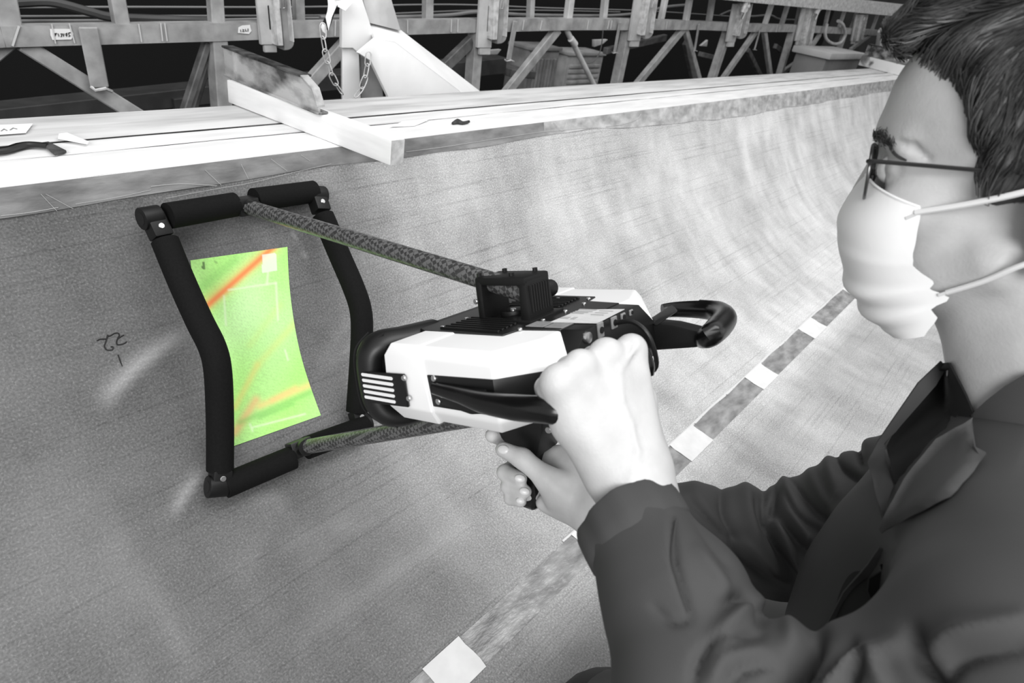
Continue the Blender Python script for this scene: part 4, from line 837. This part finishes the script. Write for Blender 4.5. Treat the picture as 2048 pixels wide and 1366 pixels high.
B = SDF((.24, -.46, -.57), (.84, .36, .42), .0022)
e3 = HAX
# skull and face
B.ell(hp(-.028, 0, .032), (.094, .0745, .086), e3); B.ell(hp(.022, 0, .045), (.044, .058, .052), e3, .02); B.ell(hp(.018, 0, -.035), (.050, .057, .072), e3, .02)
for s in (1, -1):
    B.cone(hp(-.022, s*.052, -.062), .017, hp(.042, s*.016, -.108), .015, .025); B.ell(hp(.034, s*.046, -.026), (.022, .018, .020), e3, .02)
    B.cone(hp(.060, s*.012, .024), .010, hp(.044, s*.046, .017), .006, .02)
    B.ell(hp(.069, s*.033, -.002), (.016, .017, .012), e3, .012, '-'); B.ell(hp(.0495, s*.032, -.001), (.0122, .0150, .0120), e3, .006)
    B.cone(hp(.062, s*.020, .0045), .0035, hp(.052, s*.045, .001), .004, .004); B.cone(hp(.060, s*.020, -.008), .003, hp(.052, s*.043, -.009), .003, .004)
    B.ell(hp(-.055, s*.073, -.022), (.021, .007, .031), [_n(HF*.95-HL*s*.3), _n(HL*.95+HF*s*.3), HU], .006)
    B.chain([hp(-.041, s*.077, -.034), hp(-.037, s*.078, -.004), hp(-.053, s*.083, .012), hp(-.073, s*.084, .0), hp(-.073, s*.082, -.029), hp(-.055, s*.078, -.056)], [.0045]*6, .004); B.ell(hp(-.047, s*.081, -.020), (.008, .006, .012), e3, .005, '-')
    B.ell(hp(-.051, s*.078, -.052), (.009, .005, .011), e3, .004)
B.cone(hp(.065, 0, .008), .009, hp(.0765, 0, -.026), .0105, .012); B.ell(hp(.068, 0, -.034), (.013, .016, .010), e3, .01); B.ell(hp(.052, 0, -.104), (.018, .020, .016), e3, .02); B.ell(hp(.064, 0, -.068), (.013, .024, .016), e3, .015)
B.cone(hp(.074, 0, -.066), .002, hp(.066, .02, -.068), .002, .003, '-')
# neck, trunk and limbs (mostly inside the clothes)
nb = hp(-.088, 0, -.225)
B.cone(hp(-.050, 0, -.07), .054, nb, .056, .03); B.cone(hp(-.02, 0, -.10), .03, nb+HF*.02, .03, .03)
B.cone(nb, .055, np.array([.555, -.15, -.08]), .065, .04); B.cone(lsh, .03, rsh, .03, .05); B.cone(np.array([.555, -.15, -.08]), .07, hipc, .09, .06)
B.cone(lsh, .026, lupp, .022, .02); B.cone(lupp, .022, lel, .026, .02); B.cone(lel, .026, lmid, .028, .02); B.cone(lmid, .030, lwr, .026, .02); B.cone(rsh, .034, rel_, .032, .03); B.cone(rel_, .032, rwr, .026, .02)
# left hand: fist over the near handle, wrist below
mcp = [at(1262, 700, .547), at(1212, 709, .530), at(1160, 732, .514), at(1118, 766, .503)]
wl = [at(1288, 925, .528), at(1268, 925, .519), at(1245, 930, .513), at(1225, 938, .512)]
for i in range(4):
    B.cone(wl[i], .0155, mcp[i], (.0128, .013, .0122, .0115)[i], .014); B.ell(mcp[i]-_n(ray(1200, 720))*.003, (.0122, .0115, .0122), None, .007)
    vr = _n(ray(1190, 740)); pip = mcp[i]+vr*.024-AW*(.012, .013, .013, .016)[i]-UW*(.004, .003, .003, .006)[i]; dip = pip-UW*.022+vr*.010; tip = dip+AW*.012-UW*.004+vr*.008
    B.chain([mcp[i], pip, dip, tip], [.0112-.0006*i, .0100-.0005*i, .0092-.0004*i, .0080], .004)
B.cone(at(1262, 945, .522), .024, at(1195, 800, .535), .026, .02, flat=(ray(1230, 850), .62)); B.cone(lwr, .0265, at(1290, 1060, .50), .028, .015)
B.cone(at(1215, 945, .518), .018, at(1148, 842, .514), .0175, .014); B.cone(at(1148, 842, .514), .0165, mcp[3], .0115, .012)                    # heel of the little finger side
B.cone(mcp[3], .0112, at(1100, 776, .512), .0098, .006); B.cone(at(1100, 776, .512), .0098, at(1112, 800, .530), .0092, .005)
th = [at(1296, 905, .540), at(1278, 800, .565), L3(.094, .034, -.050), L3(.080, .012, -.058)]
B.chain(th, [.016, .0135, .0105, .009], .010)
vein = [(1275, 690), (1240, 740), (1243, 800), (1262, 850), (1275, 905), (1262, 960)]
# right hand: closed round the pistol grip, thumb on the near side
fing = [([(1096, 922, .760), (1030, 893, .780), (1003, 876, .765), (984, 871, .748)], .0098), ([(1100, 948, .762), (1028, 934, .778), (1010, 945, .748), (1040, 957, .727)], .0098),
        ([(1106, 972, .758), (1032, 962, .772), (1017, 973, .742), (1049, 983, .724)], .0094), ([(1112, 994, .752), (1040, 986, .764), (1022, 996, .742), (1041, 1002, .727)], .0084)]
for pts, r in fing: B.chain([at(*p) for p in pts], [r*1.12, r, r*.94, r*.84], .0035)
for pts, r in fing: B.cone(rwr, .018, at(*pts[0]), r*1.3, .014)
B.chain([at(1150, 1000, .705), at(1092, 956, .704), at(1045, 917, .714), at(1006, 899, .722)], [.0165, .0125, .0108, .0088], .006)
B.ell(at(1120, 985, .715), (.020, .018, .022), None, .018); B.cone(at(1120, 912, .748), .013, at(1170, 985, .712), .017, .014); B.cone(at(1100, 1008, .735), .011, at(1175, 1030, .702), .015, .012)
B.cone(rwr, .0265, at(1330, 1075, .70), .030, .015)
B.cone(at(1085, 1006, .735), .0075, at(1150, 1036, .712), .008, .006)
cr_ = [B.hit(x, y, .3, .8) for x, y in [(1797, 285), (1826, 294), (1856, 318)]]; cr_ = [q for q in cr_ if q is not None]
if len(cr_) == 3: B.chain(cr_, [.0020, .0022, .0016], .004, '-')
vp_ = []
for x, y in vein:
    q = B.hit(x, y, .35, .8)
    if q is not None: vp_.append(q+_n(ray(x, y))*.0008)
if len(vp_) > 2: B.chain(vp_, [.0019]*len(vp_), .003)
for ctr, rr in [((1118, 770), .010), ((1160, 727), .010)]: pass
body = B.build('body', M_skinp, person, relax=3)
for (x, y, d), r in [((1040, 957, .727), .0075), ((1049, 983, .724), .0072), ((1041, 1002, .727), .0062), ((1006, 899, .722), .0085)]:
    q = B.hit(x, y, .5, .9)
    if q is None: continue
    n = B.grad(q); ax = _n(ray(x+60, y+12)-ray(x, y)); ax = _n(ax-n*(ax@n)); o = MB().ball(q-n*.0008, (r*.85, r*.62, .0019), [ax, np.cross(n, ax), n], 14).build('fingernail', M_nail, body, smooth=80)
M_eye = mat('eye_white', 225, .2); M_iris = mat('dark_iris', 40, .2)
for s in (1, -1):
    o = MB().ball(hp(.0535, s*.032, -.0015), .0122, e3, 20).build('eye', M_eye, person, smooth=80); MB().ball(hp(.0622, s*.0315, -.0035), (.0042, .0056, .0056), e3, 14).build('iris', M_iris, o, smooth=80)
lq = [B.hit(x, y, .3, .8) for x, y in [(1787, 304), (1794, 311), (1802, 316), (1813, 321)]]; lq = [q for q in lq if q is not None]
if len(lq) > 1: MB().tube([q-_n(ray(1800, 310))*.0006 for q in lq], [.0016, .0013, .0011, .0006][:len(lq)], 6, sub=4).build('eyelashes', M_hair, person)
# ---------------------------------------------------------------- hair
Hh = SDF(hp(0, 0, 0)-.2, hp(0, 0, 0)+.2, .003)
Hh.ell(hp(-.05, 0, .028), (.086, .0815, .090), e3); Hh.ell(hp(-.020, 0, .074), (.076, .0745, .054), e3, .012)
for s in (1, -1): Hh.cone(hp(-.016, s*.0725, .01), .010, hp(-.012, s*.0705, -.010), .005, .008); Hh.ell(hp(-.036, s*.080, -.046), (.055, .034, .036), e3, .004, '-'); Hh.cone(hp(-.016, s*.0715, -.004), .008, hp(-.013, s*.0705, -.008), .0045, .005)
for s in (1, -1): Hh.cone(hp(.006, s*.066, .078), .012, hp(-.006, s*.0715, .034), .010, .012)
for l in np.linspace(-.045, .045, 7): Hh.chain([hp(.0, l*1.1, .124), hp(.040, l, .116), hp(.060, l*.9, .098), hp(.067-abs(l)*.25, l*.85, .088)], [.016, .014, .010, .004], .008)
Hh.cone(hp(-.10, 0, -.07), .03, hp(-.07, 0, -.05), .05, .02)
hair = Hh.build('hair', M_hair, person, relax=1)
rs = np.random.RandomState(5); sv, sf = [], []
VV = Hh.V; pick = VV[rs.randint(0, len(VV), 7000)]
for P in pick:
    q = hloc(P)
    if q[1] < -.06 or (q[0] > -.045 and q[2] < .012): continue
    n = Hh.grad(P); top = np.clip((q[2]-.075)/.03, 0, 1)
    dr = HF*(.25*(1-top)+.95*top)+HU*(-1*(1-top)-.25*top)+HL*(.25*top)+rs.randn(3)*.13
    if q[0] < -.05 and top < .5: dr = dr-HF*.5
    L_ = .020+.022*rs.rand()+.012*top; seg = 5; w = .00045+.0004*rs.rand(); lift = .0008+.0025*rs.rand(); cur = P.copy(); pts = []
    for k in range(seg):
        n = Hh.grad(cur); t = _n(dr-n*(dr@n)); pts.append((cur+n*(lift*math.sin(math.pi*(k+.3)/(seg+.2))+.0004), t, n)); cur = cur+t*L_/(seg-1); cur = cur-n*Hh.val(cur)
    b0_ = len(sv)
    for k, (p, t, n) in enumerate(pts):
        s_ = np.cross(t, n)*w*(1-.75*k/(seg-1)); sv += [p-s_, p+s_, p+n*w*.8]
    for k in range(seg-1):
        a = b0_+3*k; sf += [(a, a+3, a+5, a+2), (a+2, a+5, a+4, a+1), (a+1, a+4, a+3, a)]
st = MB(); st.add(sv, sf); o = st.build('hair_strands', M_str, hair, smooth=60); o['kind'] = 'stuff'
# eyebrows
for s in (1, -1):
    ev, ef = [], []
    for k in range(190):
        t = rs.rand()**1.35; l = s*(.013+.036*t); root = hp(.090, l, .0215+.003*math.sin(t*2.6)-.002*t+rs.randn()*(.0017+.0012*t))
        d = -HF; c = root.copy()
        for _ in range(60):
            if B.val(c) < .0004: break
            c = c+d*.001
        n = B.grad(c); g = _n(HL*s*.8+HU*(.35-.9*t)+rs.randn(3)*.15); g = _n(g-n*(g@n)); w = .00034*(1-.5*t); L_ = .005+.004*rs.rand(); b0_ = len(ev); sd = np.cross(g, n)*w
        ev += [c-sd, c+sd, c+g*L_*.6+n*.0016-sd*.7, c+g*L_*.6+n*.0016+sd*.7, c+g*L_+n*.001]; ef += [(b0_, b0_+1, b0_+3, b0_+2), (b0_+2, b0_+3, b0_+4)]
    o = MB().add(ev, ef).build('eyebrow', M_hair, person, thick=.0003); o['kind'] = 'stuff'
# ---------------------------------------------------------------- coverall
C_ = SDF((.16, -.52, -.575), (.90, .24, .20), .0028)
lcf, rcf = at(1266, 1050, .505), at(1245, 1050, .692)
chest = np.array([.55, -.115, -.07]); sd_ = _n(rsh-lsh); fd_ = _n(np.cross([0, 0, 1.], sd_))
C_.ell(chest+[.02, 0, -.02], (.145, .11, .17), [sd_, fd_, np.array([0, 0, 1.])]); C_.cone(np.array([.555, -.16, -.12]), .13, hipc, .155, .08)
C_.cone(nb+np.array([.0, -.01, -.03]), .075, chest+[0, 0, .06], .09, .05); C_.cone(lsh, .070, rsh, .064, .05); C_.cone(nb-HU*.03-HF*.01, .06, lsh, .060, .05); C_.cone(nb-HU*.04-HF*.01, .055, rsh, .052, .05)
C_.cone(lsh, .066, lupp, .058, .02); C_.cone(lupp, .058, lel, .050, .02); C_.cone(lel, .050, lmid, .049, .02); C_.cone(lmid, .049, lcf, .0405, .02); C_.cone(rsh, .064, rel_, .056, .03); C_.cone(rel_, .060, rcf, .047, .02)
kl, kr = at(1235, 1470, .84), np.array([.74, .06, -.47])
for hx, kn in ((-.08, kl), (.08, kr)):
    C_.cone(hipc+[hx, .02, .05], .128, kn, .07, .04); C_.cone(kn, .068, np.array([kn[0]+.01, -.36, -.515]), .05, .03)
# folds: ridges (+) and furrows (-) pressed into the cloth, per limb: (limb, sign, path over the cloth, half width, height)
FOLD = [('R', 1, [(1385, 965), (1400, 1010), (1440, 1066)], 20, .006), ('R', 1, [(1488, 955), (1498, 1020), (1512, 1080), (1540, 1135)], 17, .009), ('R', 1, [(1568, 940), (1580, 1000), (1600, 1045), (1640, 1095)], 17, .010), ('R', 1, [(1690, 870), (1664, 935), (1690, 1000), (1730, 1030)], 20, .010),
        ('R', 1, [(1488, 1086), (1530, 1132), (1579, 1172)], 10, .006), ('R', 1, [(1536, 1008), (1565, 1072), (1609, 1168)], 10, .008), ('R', 1, [(1620, 940), (1650, 1000), (1700, 1044)], 14, .006), ('R', 1, [(1760, 800), (1740, 860), (1735, 900)], 18, .006),
        ('R', -1, [(1442, 970), (1450, 1030), (1475, 1080)], 11, .009), ('R', -1, [(1524, 960), (1537, 1036), (1558, 1093), (1580, 1138), (1598, 1172)], 11, .016), ('R', -1, [(1551, 975), (1549, 1018), (1547, 1052)], 8, .011), ('R', -1, [(1552, 1018), (1593, 1079), (1632, 1134)], 10, .011),
        ('R', -1, [(1572, 993), (1593, 1029), (1636, 1063), (1690, 1086)], 8, .010), ('R', -1, [(1580, 960), (1629, 1022), (1661, 1046), (1692, 1060)], 6, .008), ('R', -1, [(1674, 902), (1682, 937), (1732, 967)], 9, .010), ('R', -1, [(1712, 880), (1722, 930)], 8, .008), ('R', -1, [(1463, 1075), (1480, 1122), (1522, 1150), (1575, 1174)], 9, .009),
        ('R', -1, [(1380, 1002), (1415, 1040), (1446, 1074)], 8, .007), ('R', -1, [(1510, 996), (1515, 1030), (1526, 1058)], 8, .007), ('R', -1, [(1640, 1095), (1665, 1150), (1672, 1186)], 14, .012), ('R', -1, [(1700, 1040), (1740, 1050), (1760, 1060)], 12, .008),
        ('L', -1, [(1344, 1030), (1346, 1085), (1354, 1140), (1380, 1225)], 6, .004), ('L', -1, [(1306, 1213), (1340, 1240), (1378, 1238)], 9, .004), ('L', -1, [(1385, 1030), (1425, 1080), (1458, 1130)], 14, .005), ('L', 1, [(1400, 1100), (1440, 1160), (1462, 1200)], 14, .004),
        ('L', -1, [(1452, 1212), (1470, 1196), (1500, 1206), (1520, 1240)], 14, .012), ('L', 1, [(1430, 1300), (1470, 1240), (1519, 1205), (1570, 1235), (1598, 1280)], 24, .010), ('L', -1, [(1385, 1366), (1400, 1310), (1450, 1272), (1520, 1268)], 10, .006), ('L', 1, [(1420, 1366), (1450, 1325), (1530, 1300)], 18, .006), ('L', -1, [(1460, 1366), (1490, 1340), (1550, 1325)], 9, .005),
        ('L', -1, [(1628, 1268), (1598, 1318), (1555, 1390)], 20, .030), ('L', -1, [(1700, 1290), (1655, 1328), (1605, 1362)], 13, .013), ('L', 1, [(1640, 1380), (1690, 1325), (1740, 1300)], 14, .007), ('L', -1, [(1725, 1315), (1712, 1345), (1700, 1380)], 9, .009), ('L', -1, [(1822, 1262), (1839, 1321), (1885, 1380)], 15, .016), ('L', 1, [(1770, 1380), (1750, 1320), (1790, 1285)], 20, .007),
        ('L', 1, [(1860, 1310), (1900, 1275), (1960, 1258), (2047, 1240)], 22, .008), ('L', -1, [(1890, 1366), (1930, 1320), (2047, 1300)], 16, .006), ('T', -1, [(1850, 1225), (1940, 1190), (1990, 1140), (2047, 1085)], 16, .010), ('T', 1, [(1960, 1215), (2010, 1160), (2060, 1120)], 18, .008), ('T', -1, [(1790, 1110), (1800, 1135), (1780, 1150)], 10, .003)]
def _segd(P, a, b): ab = b-a; t = np.clip(((P-a)@ab)/(ab@ab), 0, 1); return np.linalg.norm(P-a-t[:, None]*ab, axis=1)
def cloth_disp(V, N):
    dR = np.minimum(_segd(V, rsh, rel_), _segd(V, rel_, rcf)); dL = np.minimum(np.minimum(np.minimum(_segd(V, lsh, lupp), _segd(V, lupp, lel)), _segd(V, lel, lmid)), _segd(V, lmid, lcf)); dT = np.minimum(_segd(V, nb, chest), _segd(V, chest, hipc))-.07
    c = (V-CAM)@R; px = np.stack([1024+FPX*c[:, 0]/c[:, 2], 683+FPX*c[:, 1]/c[:, 2]], 1); vd = CAM-V; vd /= np.linalg.norm(vd, axis=1)[:, None]
    face = np.clip(((N*vd).sum(1)+.45)/.4, 0, 1); face = face*face*(3-2*face)
    sm = lambda x: np.clip(x, 0, 1)**2*(3-2*np.clip(x, 0, 1))
    wt = {'R': sm((np.minimum(dL, dT+.02)-dR)/.03+.5)*(c[:, 2] > .5), 'L': sm((np.minimum(dR, dT+.02)-dL)/.03+.5)*(c[:, 2] < .54), 'T': sm((np.minimum(dR, dL)-dT)/.03+.5)}
    h = np.zeros(len(V))
    for g, sgn, P, w, a in FOLD:
        C, _ = catmull([np.array(p, float) for p in P], [0]*len(P), 6); C = np.array(C); dm = np.full(len(V), 1e9); tm = np.zeros(len(V)); n_ = len(C)-1
        for k in range(n_):
            ab = C[k+1]-C[k]; t = np.clip(((px-C[k])@ab)/(ab@ab), 0, 1); d = np.linalg.norm(px-C[k]-t[:, None]*ab, axis=1); m = d < dm; dm[m] = d[m]; tm[m] = (k+t[m])/n_
        h += sgn*a*np.exp(-(dm/w)**(2. if sgn > 0 else 1.4))*(.35+.65*np.sin(np.pi*np.clip(tm*.92+.04, 0, 1)))*wt[g]
    q = V*1.; h += .0009*np.sin(q[:, 0]*61+q[:, 2]*47)*np.sin(q[:, 1]*53-q[:, 2]*31)
    return N*(h*face)[:, None]
# openings: sleeves, neck and the front of the collar
la = _n(lcf-lmid); ra = _n(rcf-rel_)
for c_, a_ in ((lcf, la), (rcf, ra)): C_.ell(c_+a_*.122, (.12, .12, .12), None, .001, '-'); C_.cone(c_-a_*.02, .0335, c_+a_*.05, .0345, .001, '-')
C_.cone(nb+HU*.10, .064, nb-HU*.02, .062, .01, '-')
cover = C_.build('coverall', M_cloth, person, relax=2, disp=cloth_disp)
# dark shirt under the open collar
U_ = SDF((.38, -.26, -.12), (.76, .10, .16), .004); U_.cone(nb+HU*.012, .062, nb-HU*.06, .075, .01); U_.ell(chest+[0, .0, .02], (.16, .100, .13), [sd_, fd_, np.array([0, 0, 1.])], .03); U_.cone(nb+HU*.06, .0595, nb-HU*.03, .0555, .004, '-')
U_.build('undershirt', M_shirt, person, relax=1)
# flaps sewn on the cloth: collar, lapels, cuffs, pocket
def flap(name, poly, off, m=M_cloth, thick=.0018, step=14, surf=C_, curl=0.):
    P, F = pxgrid(poly, step); V = []
    last = None; mid = np.mean(P, 0)
    for x, y in P:
        q = surf.hit(x, y, .22, 1.1)
        V.append(q)
    ok = [q for q in V if q is not None]
    if len(ok) < 3: return None
    dep = np.median([proj(q)[2] for q in ok])
    good = [k for k, q in enumerate(V) if q is not None and abs(proj(q)[2]-dep) < .07]; D_ = np.zeros(len(P)); D_[good] = [proj(V[k])[2] for k in good]
    for k in range(len(P)):
        if k not in good: D_[k] = D_[good[int(np.argmin(((P[good]-P[k])**2).sum(1)))]]
    for it in range(4):
        a_, c_n = D_.copy(), np.ones(len(P))
        for f in F:
            for q in f: a_[q] += D_[list(f)].sum()-D_[q]; c_n[q] += len(f)-1
        D_ = a_/c_n
    D_ = D_-off
    for k, p in enumerate(P):
        qb = B.hit(p[0], p[1], .22, 1.1, .004)
        if qb is not None: D_[k] = min(D_[k], proj(qb)[2]-.006)
    V = [at(p[0], p[1], D_[k]) for k, p in enumerate(P)]
    return MB().add(V, F).build(name, m, cover, thick=-thick, smooth=60)
flap('collar', [(1945, 830), (1975, 800), (2010, 772), (2047, 750), (2110, 735), (2110, 862), (2047, 872), (2005, 893), (1985, 900), (1962, 890), (1950, 892), (1948, 860)], .018)
flap('lapel', [(1944, 836), (1925, 850), (1870, 880), (1807, 958), (1764, 1040), (1757, 1058), (1762, 1066), (1899, 994), (1945, 945), (1972, 908), (1952, 896), (1947, 865)], .014)
flap('lapel', [(1753, 884), (1737, 926), (1750, 983), (1764, 1040), (1772, 1010), (1786, 975), (1775, 930), (1768, 890), (1800, 850), (1870, 770), (1890, 735), (1880, 722), (1835, 765), (1790, 830)], .012)
flap('pocket', [(1760, 1129), (1763, 1143), (1739, 1157), (1736, 1182), (1753, 1225), (1771, 1239), (1764, 1205), (1768, 1160)], .004, M_shirt)
flap('front_edge', [(1757, 1093), (1736, 1125), (1686, 1182), (1643, 1264), (1652, 1268), (1700, 1192), (1745, 1140), (1772, 1100)], .004)
flap('shirt_front', [(1772, 895), (1783, 930), (1790, 972), (1812, 948), (1872, 876), (1925, 846), (1950, 826), (1935, 790), (1925, 770), (1902, 726), (1884, 728), (1868, 766), (1794, 850)], .006, M_shirt)
# cuffs: hemmed bands round the sleeve mouths
for c_, a_, r_ in ((lcf, la, .0438), (rcf, ra, .047)):
    e1 = _n(np.cross(a_, [0, 0, 1.])); e2 = np.cross(a_, e1); G_ = []
    for s_, rr_ in ((-.020, r_-.002), (-.018, r_+.0002), (-.006, r_+.0006), (.008, r_+.0002), (.011, r_-.001), (.010, r_-.003), (-.002, r_-.006), (-.02, r_-.010)):
        G_.append([c_+a_*(s_+.0012*math.sin(3*t+s_*90))+(e1*math.cos(t)+e2*math.sin(t))*(rr_+.0011*math.sin(5*t+1)+.0008*math.sin(11*t)) for t in np.linspace(0, 2*math.pi, 49)[:-1]])
    MB().grid(G_, closed=True).build('cuff', M_cloth, cover, smooth=80)
def seam(pts, off=.001, r=.0007, surf=C_):
    Q = [surf.hit(x, y, .22, 1.1) for x, y in pts]; Q = [q+surf.grad(q)*off for q in Q if q is not None]
    if len(Q) > 2: MB().tube(Q, r, 5, sub=4).build('seam', M_seam, cover)
seam([(1352, 1040), (1345, 1110), (1360, 1170), (1380, 1222)])
# knee pads
M_pad = mat('black_knee_pad', 14, .6)
for kn in (kl, kr): MB().ball(kn+[0, .02, -.012], (.078, .072, .072), None, 20).build('knee_pad', M_pad, person, smooth=80)
# ---------------------------------------------------------------- face mask and glasses, worn
rows = [((.0745, -.0105), (.030, .0655, -.024)), ((.0868, -.029), (.029, .067, -.036)), ((.0935, -.051), (.029, .067, -.050)), ((.0885, -.072), (.028, .066, -.064)), ((.083, -.089), (.020, .064, -.072)), ((.074, -.108), (.008, .062, -.080)), ((.062, -.126), (.0, .060, -.088)), ((.046, -.138), (.001, .057, -.104)), ((.036, -.141), (.006, .052, -.126))]
G = []
nv = 25
RR, _ = catmull([np.array([m[0], m[1], *s]) for m, s in rows], [0]*len(rows), 5)
for i, r in enumerate(RR):
    line = []
    for k in range(nv):
        t = -1+2*k/(nv-1); s = math.copysign(1, t); a = abs(t); w = a**.75 if False else math.sin(a*math.pi/2)**.9; g = 1-(1-a)**1.0
        l = r[3]*math.sin(a*math.pi/2)*s; cf = math.cos(a*math.pi/2)**.85; f = r[2]+(r[0]-r[2])*cf; u = r[4]+(r[1]-r[4])*cf
        nose = .0035*math.exp(-(a/.16)**2)*max(0, 1-i/14); bul = .0003*math.sin(i*.9+a*2.2)*(1-.3*a)
        fold = .0013*math.tanh((i-12-4*a)/.6)+.0015*math.tanh((i-21-6*a)/.6)+.006*math.exp(-((i-23-4*a)/1.8)**2)-.005*math.exp(-((i-26.5-5*a)/1.3)**2)+.005*math.exp(-((i-30-4*a)/1.6)**2)-.003*math.exp(-((i-34-2*a)/1.3)**2)
        fold *= .25+.75*min(1, a*1.6); line.append(hp(f+nose+bul+fold, l*(1+.5*(bul+fold)), u-.25*fold))
    G.append(line)
mk = thing('face_mask', 'white pleated face mask with ear loops covering the nose and chin of the person', 'face mask', hp(.05, 0, -.07))
MB().grid(G).build('mask_sheet', M_mask, mk, thick=-.0008, smooth=60)
MB().tube([G[0][k]+HF*.0006 for k in range(nv)], .0013, 6, sub=2).build('nose_edge', M_mask, mk)
MB().tube([hp(.030, .0665, -.027), hp(-.0, .0735, -.0175), hp(-.03, .0800, -.006), hp(-.048, .0835, .004)], .0023, 8, sub=5).build('ear_loop', M_cord, mk); MB().tube([hp(-.0, .0615, -.086), hp(-.02, .0700, -.072), hp(-.036, .0765, -.058), hp(-.050, .0800, -.048)], .0021, 8, sub=5).build('ear_loop', M_cord, mk)
MB().tube([hp(.030, -.0665, -.027), hp(-.0, -.0735, -.0175), hp(-.048, -.0835, .004)], .0023, 8, sub=5).build('ear_loop', M_cord, mk); MB().tube([hp(-.0, -.0615, -.086), hp(-.02, -.0700, -.072), hp(-.050, -.0800, -.048)], .0021, 8, sub=5).build('ear_loop', M_cord, mk)
for q, n in ((hp(.0325, .0672, -.030), HL), (hp(.002, .0625, -.087), HL)):
    MB().box(q, [_n(HF-HU*.6), _n(HU+HF*.6), HL], (.0035, .0012, .0006)).build('weld_mark', mat('mask_weld', 205, .6), mk)
gl = thing('glasses', 'thin metal rimmed glasses on the nose above the white mask', 'glasses', hp(.074, 0, 0))
M_rim = mat('dark_metal_rim', 95, .3, metal=.8); M_arm = mat('dark_glasses_arm', 58, .35, metal=.5)
M_len = bpy.data.materials.new('clear_lens'); M_len.use_nodes = True; bs = M_len.node_tree.nodes['Principled BSDF']; bs.inputs['Transmission Weight'].default_value = 1; bs.inputs['Roughness'].default_value = .02; bs.inputs['IOR'].default_value = 1.06
for s in (1, -1):
    c = (.0705, s*.035, -.0035); ring = []
    for k in range(28):
        a = 2*math.pi*k/28; ca_, sa_ = math.cos(a), math.sin(a); ring.append(hp(c[0]-.16*max(0, .024*ca_)-.05*(.021*sa_)*0, c[1]+s*.0245*math.copysign(abs(ca_)**.85, ca_), c[2]+.0205*math.copysign(abs(sa_)**.85, sa_)))
    MB().tube(ring, .0013, 8, closed=True).build('rim', M_rim, gl); MB().add(ring, [tuple(range(28))]).build('lens', M_len, gl, thick=-.0012)
    MB().tube([hp(.0705, s*.012, -.005), hp(.068, s*.0105, -.014)], [.001, .0022], 8).build('nose_pad', M_rim, gl)
    MB().tube([hp(.0670, s*.0595, .007), hp(.061, s*.066, .0085), hp(.0, s*.0745, .0065), hp(-.034, s*.0785, .005), hp(-.056, s*.078, -.010)], [.0018, .0016, .0015, .0015, .0018], 8, sub=5).build('temple_arm', M_arm, gl)
MB().tube([hp(.0705, .0115, .002), hp(.0765, 0, .005), hp(.0705, -.0115, .002)], .0013, 8, sub=5).build('bridge', M_rim, gl)
